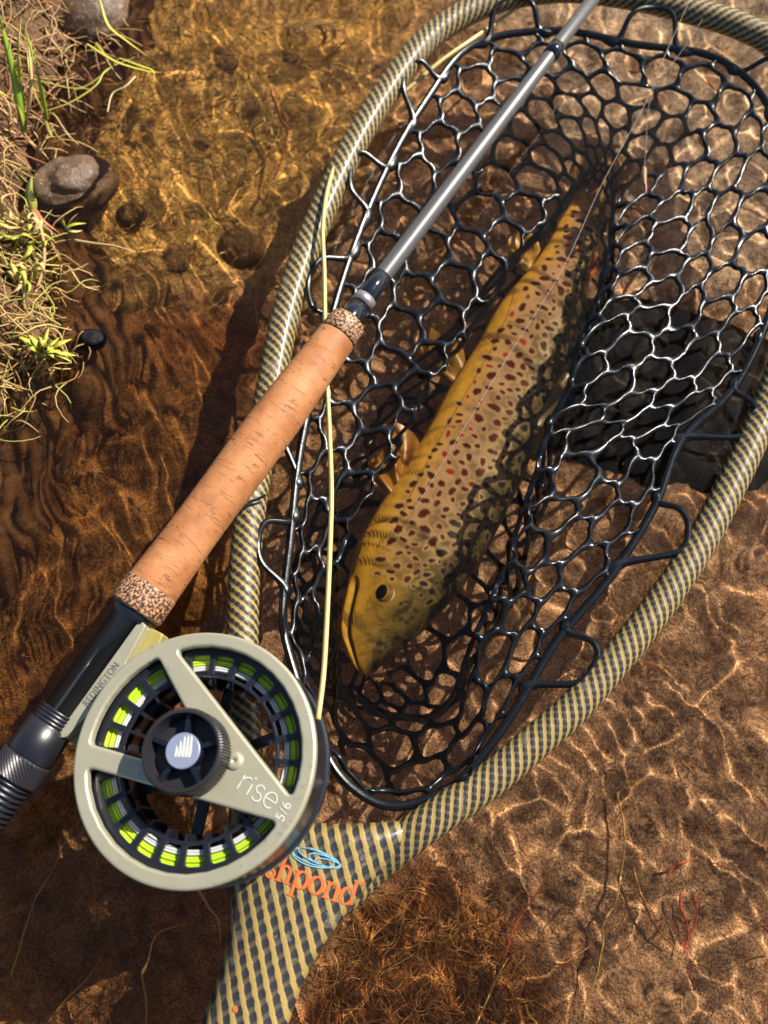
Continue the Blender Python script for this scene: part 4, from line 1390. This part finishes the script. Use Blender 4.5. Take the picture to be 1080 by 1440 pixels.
# fins: fans of rays with a membrane
vcol_mat('fin', 0.35, 0)
def fin(name, root0, root1, tips, z0, z1, c0, c1, thick=0.0007):
    """root edge between two points, tip edge along a list of points (px); ribbed membrane of real thickness"""
    ra, rb = atw(*root0, z0), atw(*root1, z0)
    tp = catmull(np.array([atw(a, b, z1) for a, b in tips]), 8)
    n_ = len(tp)
    V, C, F = [], [], []
    m_ = 8
    for side in (1, -1):
        for i in range(n_):
            r0 = ra + (rb - ra) * i / (n_ - 1)
            for j in range(m_ + 1):
                t = j / m_
                p = r0 + (tp[i] - r0) * t
                p = p + np.array((0, 0, side * thick * (1.1 - t) * (1.0 if i % 2 else 0.45) + 0.003 * math.sin(t * 3.0) * math.sin(i * 0.35)))
                V.append(p)
                w_ = t * 0.8 + (0.2 if i % 2 else 0)
                C.append(np.array(c0) * (1 - w_) + np.array(c1) * w_)
    g_ = np.arange(n_ * (m_ + 1)).reshape(n_, m_ + 1)
    qq = np.stack([g_[:-1, :-1], g_[1:, :-1], g_[1:, 1:], g_[:-1, 1:]], -1).reshape(-1, 4)
    F = qq.tolist() + (qq[:, ::-1] + n_ * (m_ + 1)).tolist()
    o = mesh(name, np.array(V), F, 'fin', trout, col=np.array(C), receiver=True)
    return o
fin('pectoral_fin', (553, 700), (566, 676), [(520, 672), (517, 635), (528, 604), (550, 592), (578, 606), (592, 626)], -0.030, -0.034, (0.26, 0.13, 0.022), (0.24, 0.105, 0.013))
fin('pelvic_fin', (640, 540), (655, 510), [(600, 520), (584, 490), (590, 466), (620, 452), (650, 466)], -0.038, -0.042, (0.22, 0.125, 0.022), (0.20, 0.11, 0.016))
fin('dorsal_fin', (738, 640), (775, 540), [(752, 650), (775, 610), (795, 560), (800, 520), (790, 505)], -0.022, -0.016, (0.10, 0.08, 0.035), (0.07, 0.05, 0.02))
fin('adipose_fin', (822, 392), (828, 368), [(830, 396), (838, 380), (840, 362), (834, 352)], -0.026, -0.024, (0.20, 0.10, 0.03), (0.35, 0.08, 0.03))
fin('tail_fin', (810, 296), (850, 292), [(800, 240), (815, 214), (845, 206), (872, 205), (890, 224), (886, 250)], -0.045, -0.042, (0.28, 0.17, 0.06), (0.14, 0.08, 0.035))
fin('anal_fin', (742, 382), (760, 352), [(718, 372), (712, 345), (728, 325), (752, 330)], -0.038, -0.040, (0.40, 0.24, 0.05), (0.35, 0.20, 0.04))

# ------------------------------------------------------------------ stones
def stone(name, px, py, z, sx_, sy_, sz_, mt, label, seed, rot=0.0, group=None, sub=4, rough_amp=0.16):
    import bmesh
    bm = bmesh.new()
    bmesh.ops.create_icosphere(bm, subdivisions=sub, radius=1.0)
    V = np.array([v.co[:] for v in bm.verts]); F = [tuple(v.index for v in f.verts) for f in bm.faces]
    bm.free()
    n = fbm(V[:, 0] + 3 * V[:, 2] + seed, V[:, 1] - 2 * V[:, 2], 1.3, 4, seed) - 0.5
    n2 = fbm(V[:, 0] * 2 + seed, V[:, 2] * 2 + V[:, 1], 2.6, 3, seed + 9) - 0.5
    V = V * (1 + rough_amp * 2 * n + rough_amp * 0.5 * n2)[:, None]
    V = V * np.array((sx_, sy_, sz_))
    c, s_ = math.cos(rot), math.sin(rot)
    V = np.stack([V[:, 0] * c - V[:, 1] * s_, V[:, 0] * s_ + V[:, 1] * c, V[:, 2]], 1)
    p = at(px, py, z) if z >= 0 else atw(px, py, z)
    o = mesh(name, V + p, F, mt, receiver=True, origin=p)
    tag(o, label, 'stone', group)
    return o
stone('river_stone', 102, 268, -0.0135, 0.026, 0.018, 0.021, 'stone_wet', 'wet grey brown stone breaking the water at the grassy edge', 3, 0.5, rough_amp=0.20, sub=5)
stone('river_stone', 128, 22, -0.004, 0.026, 0.022, 0.020, 'stone_wet', 'grey stone at the bank in the top left corner', 8, 0.2)
stone('river_stone', 128, 478, -0.002, 0.008, 0.006, 0.006, 'stone_shade_dark', 'small glossy black stone beside the yellow green leaves at the edge', 13)
stone('river_stone', 342, 345, -0.070, 0.014, 0.011, 0.012, 'stone_brown', 'dark rounded stone under water left of the hoop', 15)
stone('river_stone', 155, 425, -0.046, 0.034, 0.020, 0.018, 'stone_brown', 'olive brown stone under water near the bank below the wet grey stone', 18, 0.3)
stone('river_stone', 255, 520, -0.082, 0.046, 0.020, 0.018, 'stone_rust', 'rust coloured stone under water left of the cork grip', 23, 0.45)
stone('river_stone', 150, 545, -0.066, 0.030, 0.018, 0.016, 'stone_rust', 'smaller reddish stone under water below the bank', 24, 0.9)
stone('shade_slab', 925, 556, -0.086, 0.108, 0.058, 0.020, 'stone_shade_dark', 'dark slab added as shade on the bed beneath the right of the net', 33, -0.25, rough_amp=0.12, sub=5)  # added dark slab imitating the shade under the right of the net
pg = 'pebbles lying on the stream bed'
pr_ = np.random.default_rng(17)
pebs = []
zones = [((690, 1060), (60, 400), 16, 'stone_pink', 'small rounded pinkish pebble on the bed seen through the upper mesh'),
         ((130, 470), (20, 420), 7, 'stone_brown', 'small brown pebble under water between the bank and the hoop')]
for (xa, ya, n_, mt_, lb) in zones:
    for i in range(n_):
        for t_ in range(30):
            px, py = pr_.uniform(*xa), pr_.uniform(*ya)
            if all((px - a) ** 2 + (py - b) ** 2 > 46 ** 2 for a, b in pebs): break
        pebs.append((px, py))
        s_ = pr_.uniform(0.005, 0.013) * (0.55 if mt_ == 'stone_brown' and xa[0] > 500 else 1)
        p = atw(px, py, BED)
        zb = float(bed_z(np.array([p[0]]), np.array([p[1]]))[0])
        stone('pebble', px, py, zb - s_ * 0.12, s_, s_ * pr_.uniform(0.65, 0.95), s_ * 0.5, mt_, lb, 50 + i, pr_.uniform(0, 6), pg if False else lb.split(' on the')[0].split(' under')[0] + 's', sub=3)

# ------------------------------------------------------------------ fibres, roots, grass
def strands(name, centers, n, length, rad, colors, z_fn, lift, mt='strand', spread=0.0, seed=1, curl=1.0, segs=6, receiver=True, dirn=None, dspread=6.28, origin=(0, 0, 0)):
    """many thin three sided fibres in one mesh"""
    r_ = np.random.default_rng(seed)
    Vs, Fs, Cs, off = [], [], [], 0
    ring = np.array([(math.cos(a), math.sin(a)) for a in (0.5, 2.6, 4.7)])
    for i in range(n):
        p = centers(r_) + r_.normal(0, 1, 2) * spread
        a = r_.uniform(-0.5, 0.5) * dspread + (dirn if dirn is not None else 0)
        L_ = length * r_.uniform(0.5, 1.3)
        k_ = r_.normal(0, curl)
        k2 = r_.normal(0, curl)
        x, y = p[0], p[1]
        rise = lift * r_.uniform(0.2, 1.2)
        c_ = np.array(colors[r_.integers(len(colors))]) * r_.uniform(0.7, 1.25)
        P = []
        for s_ in range(segs + 1):
            t = s_ / segs
            P.append((x, y, rise * math.sin(t * math.pi * r_.uniform(0.85, 1.0)) + 0.0006))
            a += (k_ + k2 * math.sin(t * 6)) / segs
            x += math.cos(a) * L_ / segs; y += math.sin(a) * L_ / segs
        P = np.array(P)
        P[:, 2] += z_fn(P[:, 0], P[:, 1])
        rr_ = rad * r_.uniform(0.6, 1.3) * np.linspace(1, 0.4, segs + 1)
        T_ = np.gradient(P, axis=0); T_ /= np.linalg.norm(T_, axis=1)[:, None] + 1e-12
        B_ = np.stack([-T_[:, 1], T_[:, 0], np.zeros(len(T_))], 1); B_ /= np.linalg.norm(B_, axis=1)[:, None] + 1e-9
        N_ = np.cross(T_, B_)
        V = (P[:, None] + rr_[:, None, None] * (ring[None, :, :1] * B_[:, None] + ring[None, :, 1:] * N_[:, None])).reshape(-1, 3)
        Vs.append(V); Cs.append(np.repeat(c_[None], len(V), 0))
        b = np.arange(segs)[:, None] * 3 + np.arange(3)[None]
        b2 = np.arange(segs)[:, None] * 3 + (np.arange(3)[None] + 1) % 3
        Fs.append(np.stack([b, b2, b2 + 3, b + 3], -1).reshape(-1, 4) + off)
        off += len(V)
    o = mesh(name, np.concatenate(Vs), np.concatenate(Fs), mt, col=np.concatenate(Cs), receiver=receiver, origin=origin)
    o['kind'] = 'stuff'
    return o
def in_zone(poly):
    lo, hi = poly.min(0), poly.max(0)
    def f(r_):
        while True:
            p = r_.uniform(lo, hi)
            if in_poly(np.array([p[0]]), np.array([p[1]]), poly)[0]: return p
    return f
o = strands('brown_algae', in_zone(Z_FIB), 950, 0.018, 0.00024, [(0.22, 0.095, 0.025), (0.13, 0.05, 0.014), (0.32, 0.16, 0.05), (0.42, 0.25, 0.09)], bed_z, 0.005, seed=2, curl=1.6, spread=0.011)
tag(o, 'tangled brown algae fibres on the bed right of the handle', 'algae')
o = strands('dark_algae', in_zone(Z_LOWL), 700, 0.026, 0.00025, [(0.12, 0.06, 0.02), (0.20, 0.12, 0.05), (0.07, 0.03, 0.01)], bed_z, 0.006, seed=3, curl=1.3, spread=0.012)
tag(o, 'sparse dark algae fibres on the bed left of the handle', 'algae')
o = strands('olive_weed', in_zone(Z_OLIVE), 1500, 0.020, 0.0004, [(0.36, 0.26, 0.08), (0.22, 0.16, 0.045), (0.52, 0.39, 0.15), (0.42, 0.27, 0.09)], bed_z, 0.012, seed=4, curl=1.5, spread=0.012)
tag(o, 'olive brown water weed covering the bed between bank and hoop', 'water weed')
Z_SIDE = wpoly([(780, 850), (1150, 640), (1150, 1500), (760, 1500), (700, 1250)])
o = strands('fine_debris', in_zone(Z_SIDE), 420, 0.014, 0.00022, [(0.22, 0.12, 0.06), (0.11, 0.05, 0.025), (0.32, 0.20, 0.10), (0.30, 0.07, 0.05)], bed_z, 0.003, seed=5, curl=1.0)
tag(o, 'fine plant debris scattered over the brown bed on the right', 'debris')
def bank_or_water(X, Y):
    return np.maximum(bank_z(X, Y), -0.004)
BK = np.array([at(a, b, 0.01)[:2] for a, b in [(-120, -60), (150, -60), (140, 20), (105, 95), (70, 160), (55, 215), (20, 225), (-60, 225)]])
o = strands('dead_grass', in_zone(BK), 380, 0.027, 0.0006, [(0.34, 0.17, 0.07), (0.45, 0.28, 0.12), (0.26, 0.10, 0.04), (0.38, 0.25, 0.08)], bank_or_water, 0.010, seed=6, curl=0.8, dirn=-0.3, dspread=3.4)
tag(o, 'mat of tan and reddish dead grass on the bank at the top left', 'dead grass')
BK2 = np.array([at(a, b, 0.01)[:2] for a, b in [(-120, 225), (20, 225), (40, 300), (80, 335), (96, 420), (110, 470), (95, 515), (45, 565), (-120, 650)]])
o = strands('straw_mat', in_zone(BK2), 480, 0.024, 0.00055, [(0.38, 0.24, 0.08), (0.46, 0.33, 0.11), (0.32, 0.17, 0.05), (0.34, 0.32, 0.06)], bank_or_water, 0.009, seed=7, curl=1.6, dspread=6.28)
tag(o, 'curled straw coloured grass mat below the wet stone at the left edge', 'dead grass')

def blade(P, w, c, base=None):
    """grass blade: V shaped cross section tapering to a point"""
    n_ = len(P)
    T_ = np.gradient(P, axis=0); T_ /= np.linalg.norm(T_, axis=1)[:, None] + 1e-12
    B_ = np.cross(T_, (0.2, 0.3, 1.0)); B_ /= np.linalg.norm(B_, axis=1)[:, None] + 1e-9
    N_ = np.cross(B_, T_)
    t = np.linspace(0, 1, n_)
    ww = (w * (1 - t ** 2.2) * (0.6 + 0.4 * np.minimum(1, t * 5)) + 0.0001)[:, None]
    V = np.stack([P - B_ * ww + N_ * ww * 0.35, P - N_ * ww * 0.15, P + B_ * ww + N_ * ww * 0.35, P + N_ * ww * 0.10], 1).reshape(-1, 3)
    F = []
    for i in range(n_ - 1):
        for q_ in range(4):
            F.append((i * 4 + q_, i * 4 + (q_ + 1) % 4, i * 4 + 4 + (q_ + 1) % 4, i * 4 + 4 + q_))
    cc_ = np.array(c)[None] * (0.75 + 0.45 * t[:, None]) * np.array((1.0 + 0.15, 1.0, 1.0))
    return V, F, np.repeat(cc_, 4, 0)
vcol_mat('grass', 0.42, 0, spec=0.4)
def tuft(name, blades, label, cat='grass'):
    """blades: list of (px points, z list, half width, colour)"""
    b0_ = blades[0]
    root = empty(name, at(*b0_[0][0], max(0.0, b0_[1][0])), label, cat)
    for px, zz, w, c in blades:
        P = catmull(np.array([at(a, b, z_) for (a, b), z_ in zip(px, zz)]), 6)
        V, F, C_ = blade(P, w, c)
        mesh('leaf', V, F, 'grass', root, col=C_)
    return root
GR, YG, OL, TN_ = (0.20, 0.34, 0.03), (0.36, 0.38, 0.05), (0.22, 0.22, 0.04), (0.48, 0.36, 0.15)
tuft('grass_tuft', [([(34, 186), (20, 110), (4, 45), (-6, 5)], [0.012, 0.035, 0.055, 0.07], 0.0020, GR), ([(34, 186), (30, 120), (26, 70), (30, 20)], [0.012, 0.03, 0.05, 0.06], 0.0012, YG),
                    ([(36, 184), (24, 150), (4, 132), (-20, 120)], [0.012, 0.025, 0.035, 0.04], 0.0014, YG), ([(36, 186), (44, 120), (40, 60)], [0.012, 0.03, 0.04], 0.0012, TN_)], 'upright bright green grass blades at the left edge near the top')
tuft('grass_tuft', [([(66, 168), (56, 120), (45, 75), (35, 38)], [0.006, 0.028, 0.045, 0.055], 0.0013, GR), ([(66, 168), (50, 135), (42, 105), (38, 70)], [0.006, 0.02, 0.03, 0.035], 0.0010, YG), ([(64, 170), (72, 190), (86, 198)], [0.006, 0.012, 0.004], 0.0010, OL)], 'thin green grass blades standing right of the tallest blades on the bank')
tuft('trailing_grass', [([(8, 102), (60, 115), (112, 124), (150, 100), (168, 82)], [0.012, 0.014, 0.010, 0.008, 0.006], 0.0007, OL), ([(60, 158), (100, 144), (135, 120), (150, 98), (190, 80)], [0.004, 0.008, 0.009, 0.008, 0.003], 0.0007, YG),
                    ([(140, 0), (152, 36), (178, 58), (206, 78)], [0.018, 0.012, 0.008, 0.003], 0.0010, YG), ([(122, 62), (150, 80), (170, 90), (206, 100), (228, 102)], [0.012, 0.010, 0.008, 0.004, 0.002], 0.0010, YG),
                    ([(134, 60), (145, 75), (153, 86)], [0.010, 0.010, 0.008], 0.0012, OL), ([(168, 82), (195, 92), (215, 100), (216, 115)], [0.008, 0.004, 0.002, 0.001], 0.0008, YG), ],
     'trailing yellow green grass stems reaching over the water at the top left')
tuft('green_leaf', [([(47, 295), (42, 270), (45, 245)], [0.018, 0.026, 0.032], 0.0026, (0.40, 0.46, 0.10)), ([(47, 292), (60, 310), (84, 328)], [0.016, 0.014, 0.008], 0.0011, (0.36, 0.12, 0.06))], 'short upright pale green leaf in front of the wet grey stone', 'leaf')
tuft('leaf_sprig', [([(92, 322), (105, 316), (121, 314)], [0.006, 0.008, 0.006], 0.0013, YG), ([(92, 322), (100, 310), (110, 300)], [0.006, 0.012, 0.016], 0.0011, (0.38, 0.42, 0.14)), ([(92, 322), (104, 326), (116, 324)], [0.006, 0.006, 0.004], 0.0012, (0.42, 0.44, 0.16)), ([(92, 322), (88, 312), (92, 300)], [0.006, 0.012, 0.018], 0.0010, YG)], 'small pale sprig beside the lower right of the wet grey stone', 'leaf')
r6 = np.random.default_rng(6)
bl = []
for i in range(26):
    x, y = r6.uniform(-10, 62), r6.uniform(300, 395)
    a = r6.uniform(0, 6.28); L_ = r6.uniform(18, 48)
    bl.append(([(x, y), (x + 0.5 * L_ * math.cos(a), y + 0.5 * L_ * math.sin(a) - 8), (x + L_ * math.cos(a + 0.6), y + L_ * math.sin(a + 0.6))], [0.010, 0.020, 0.012], r6.uniform(0.0008, 0.0017), [YG, (0.48, 0.46, 0.14), (0.30, 0.36, 0.06), TN_][i % 4]))
tuft('grass_clump', bl, 'pale yellow green grass clump at the left edge below the wet stone')
bl = []
for i in range(16):
    a = r6.uniform(-0.6, 2.8); L_ = r6.uniform(20, 46)
    x, y = 62 + r6.uniform(-6, 6), 500 + r6.uniform(-6, 6)
    bl.append(([(x, y), (x + 0.5 * L_ * math.cos(a), y - 0.5 * L_ * math.sin(a) - 4), (x + L_ * math.cos(a), y - L_ * math.sin(a))], [0.006, 0.014, 0.010], r6.uniform(0.0012, 0.0022), [YG, (0.46, 0.50, 0.07), (0.34, 0.40, 0.05)][i % 3]))
tuft('leaf_rosette', bl, 'bright yellow green leaf rosette at the waterline below the straw', 'plant')
for px, zz, r_, c_, lb in (
        ([(42, 292), (56, 318), (62, 350), (60, 380), (48, 415), (36, 440)], [0.016, 0.016, 0.012, 0.009, 0.006, 0.003], 0.0012, (0.40, 0.22, 0.10), 'thick tan stem curving down from the wet stone over the straw'),
        ([(105, 338), (130, 342), (160, 346), (184, 353)], [0.004, 0.003, 0.002, 0.001], 0.0008, (0.42, 0.28, 0.14), 'straw stalk lying on the water right of the wet grey stone'),
        ([(190, 108), (176, 122), (158, 132), (151, 158)], [0.003, 0.003, 0.002, 0.001], 0.0006, (0.50, 0.40, 0.20), 'pale bent stalk on the water under the trailing grass stems')):
    P = catmull(np.array([at(a, b, z_) for (a, b), z_ in zip(px, zz)]), 8)
    V, F, L, fr = tube(P, r_ * np.linspace(1, 0.6, len(P)), 7)
    o = mesh('grass_stalk', V, F, 'strand', col=np.repeat(np.array(c_)[None], len(V), 0), receiver=True)
    tag(o, lb, 'stalk')
def root_strand(name, px, depth, r_, c_, lb, cat='root'):
    P = []
    for a, b in px:
        p = atw(a, b, BED)
        zb = float(bed_z(np.array([p[0]]), np.array([p[1]]))[0])
        p = atw(a, b, zb + depth); P.append(p)
    P = np.array(P); P[:, :2] += RNG.normal(0, 0.0007, (len(P), 2))
    P = catmull(P, 7)
    V, F, L, fr = tube(P, r_ * np.linspace(1, 0.5, len(P)), 6)
    o = mesh(name, V, F, 'strand', col=np.repeat(np.array(c_)[None], len(V), 0), receiver=True)
    tag(o, lb, cat)
YR, RD, BR = (0.46, 0.32, 0.12), (0.62, 0.10, 0.09), (0.26, 0.13, 0.05)
root_strand('root_strand', [(872, 1110), (875, 1175), (870, 1235), (862, 1272), (846, 1300), (841, 1350), (832, 1400), (822, 1445)], 0.012, 0.00065, YR, 'long pale yellow root strand running down the bed at lower right')
root_strand('red_strand', [(960, 1257), (965, 1290), (966, 1318), (964, 1345)], 0.012, 0.00055, RD, 'left one of two parallel red threads on the bed at lower right', 'thread')
root_strand('red_strand', [(974, 1262), (977, 1288), (972, 1318), (966, 1338)], 0.012, 0.00055, RD, 'right one of two parallel red threads on the bed at lower right', 'thread')
root_strand('red_strand', [(940, 1230), (948, 1218), (962, 1212), (980, 1205)], 0.010, 0.0008, (0.60, 0.17, 0.10), 'short curved orange red worm shaped strand above the red threads', 'thread')
root_strand('red_strand', [(708, 1345), (722, 1310), (738, 1280), (762, 1240)], 0.012, 0.0006, (0.50, 0.09, 0.05), 'red stem slanting over the brown algae right of the handle', 'stem')
root_strand('brown_root', [(886, 1220), (902, 1262), (922, 1298), (948, 1330)], 0.010, 0.0008, BR, 'brown stem curving left of the red threads', 'stem')
root_strand('root_strand', [(668, 1440), (690, 1395), (716, 1352)], 0.010, 0.0005, YR, 'short pale strand at the bottom right of the handle')
root_strand('root_strand', [(276, 1246), (292, 1275), (304, 1298), (314, 1318)], 0.014, 0.0006, (0.48, 0.36, 0.18), 'pale hair root showing just below the reel rim')
root_strand('root_strand', [(202, 1348), (214, 1322), (232, 1302), (262, 1296)], 0.012, 0.0006, (0.42, 0.28, 0.12), 'curved tan root in the shadow below the reel')
root_strand('root_strand', [(70, 1438), (92, 1405), (120, 1380), (150, 1348)], 0.012, 0.0005, (0.34, 0.22, 0.10), 'thin root strand rising from the bottom left corner')
root_strand('root_strand', [(18, 1370), (40, 1300), (62, 1250), (98, 1170)], 0.012, 0.0005, (0.36, 0.24, 0.11), 'long thin root strand left of the reel')
root_strand('root_strand', [(206, 1440), (205, 1400), (200, 1360), (206, 1345)], 0.012, 0.0005, (0.40, 0.26, 0.12), 'upright root strand at the bottom between corner and handle')
root_strand('red_weed', [(382, 128), (392, 160), (404, 185), (396, 215), (388, 250)], 0.03, 0.0012, (0.26, 0.09, 0.05), 'reddish weed stem under water left of the hoop', 'water weed')
print('objects', len(bpy.data.objects), 'tris', sum(len(o.data.loop_triangles) if o.type == 'MESH' and not o.data.calc_loop_triangles() else 0 for o in bpy.data.objects))
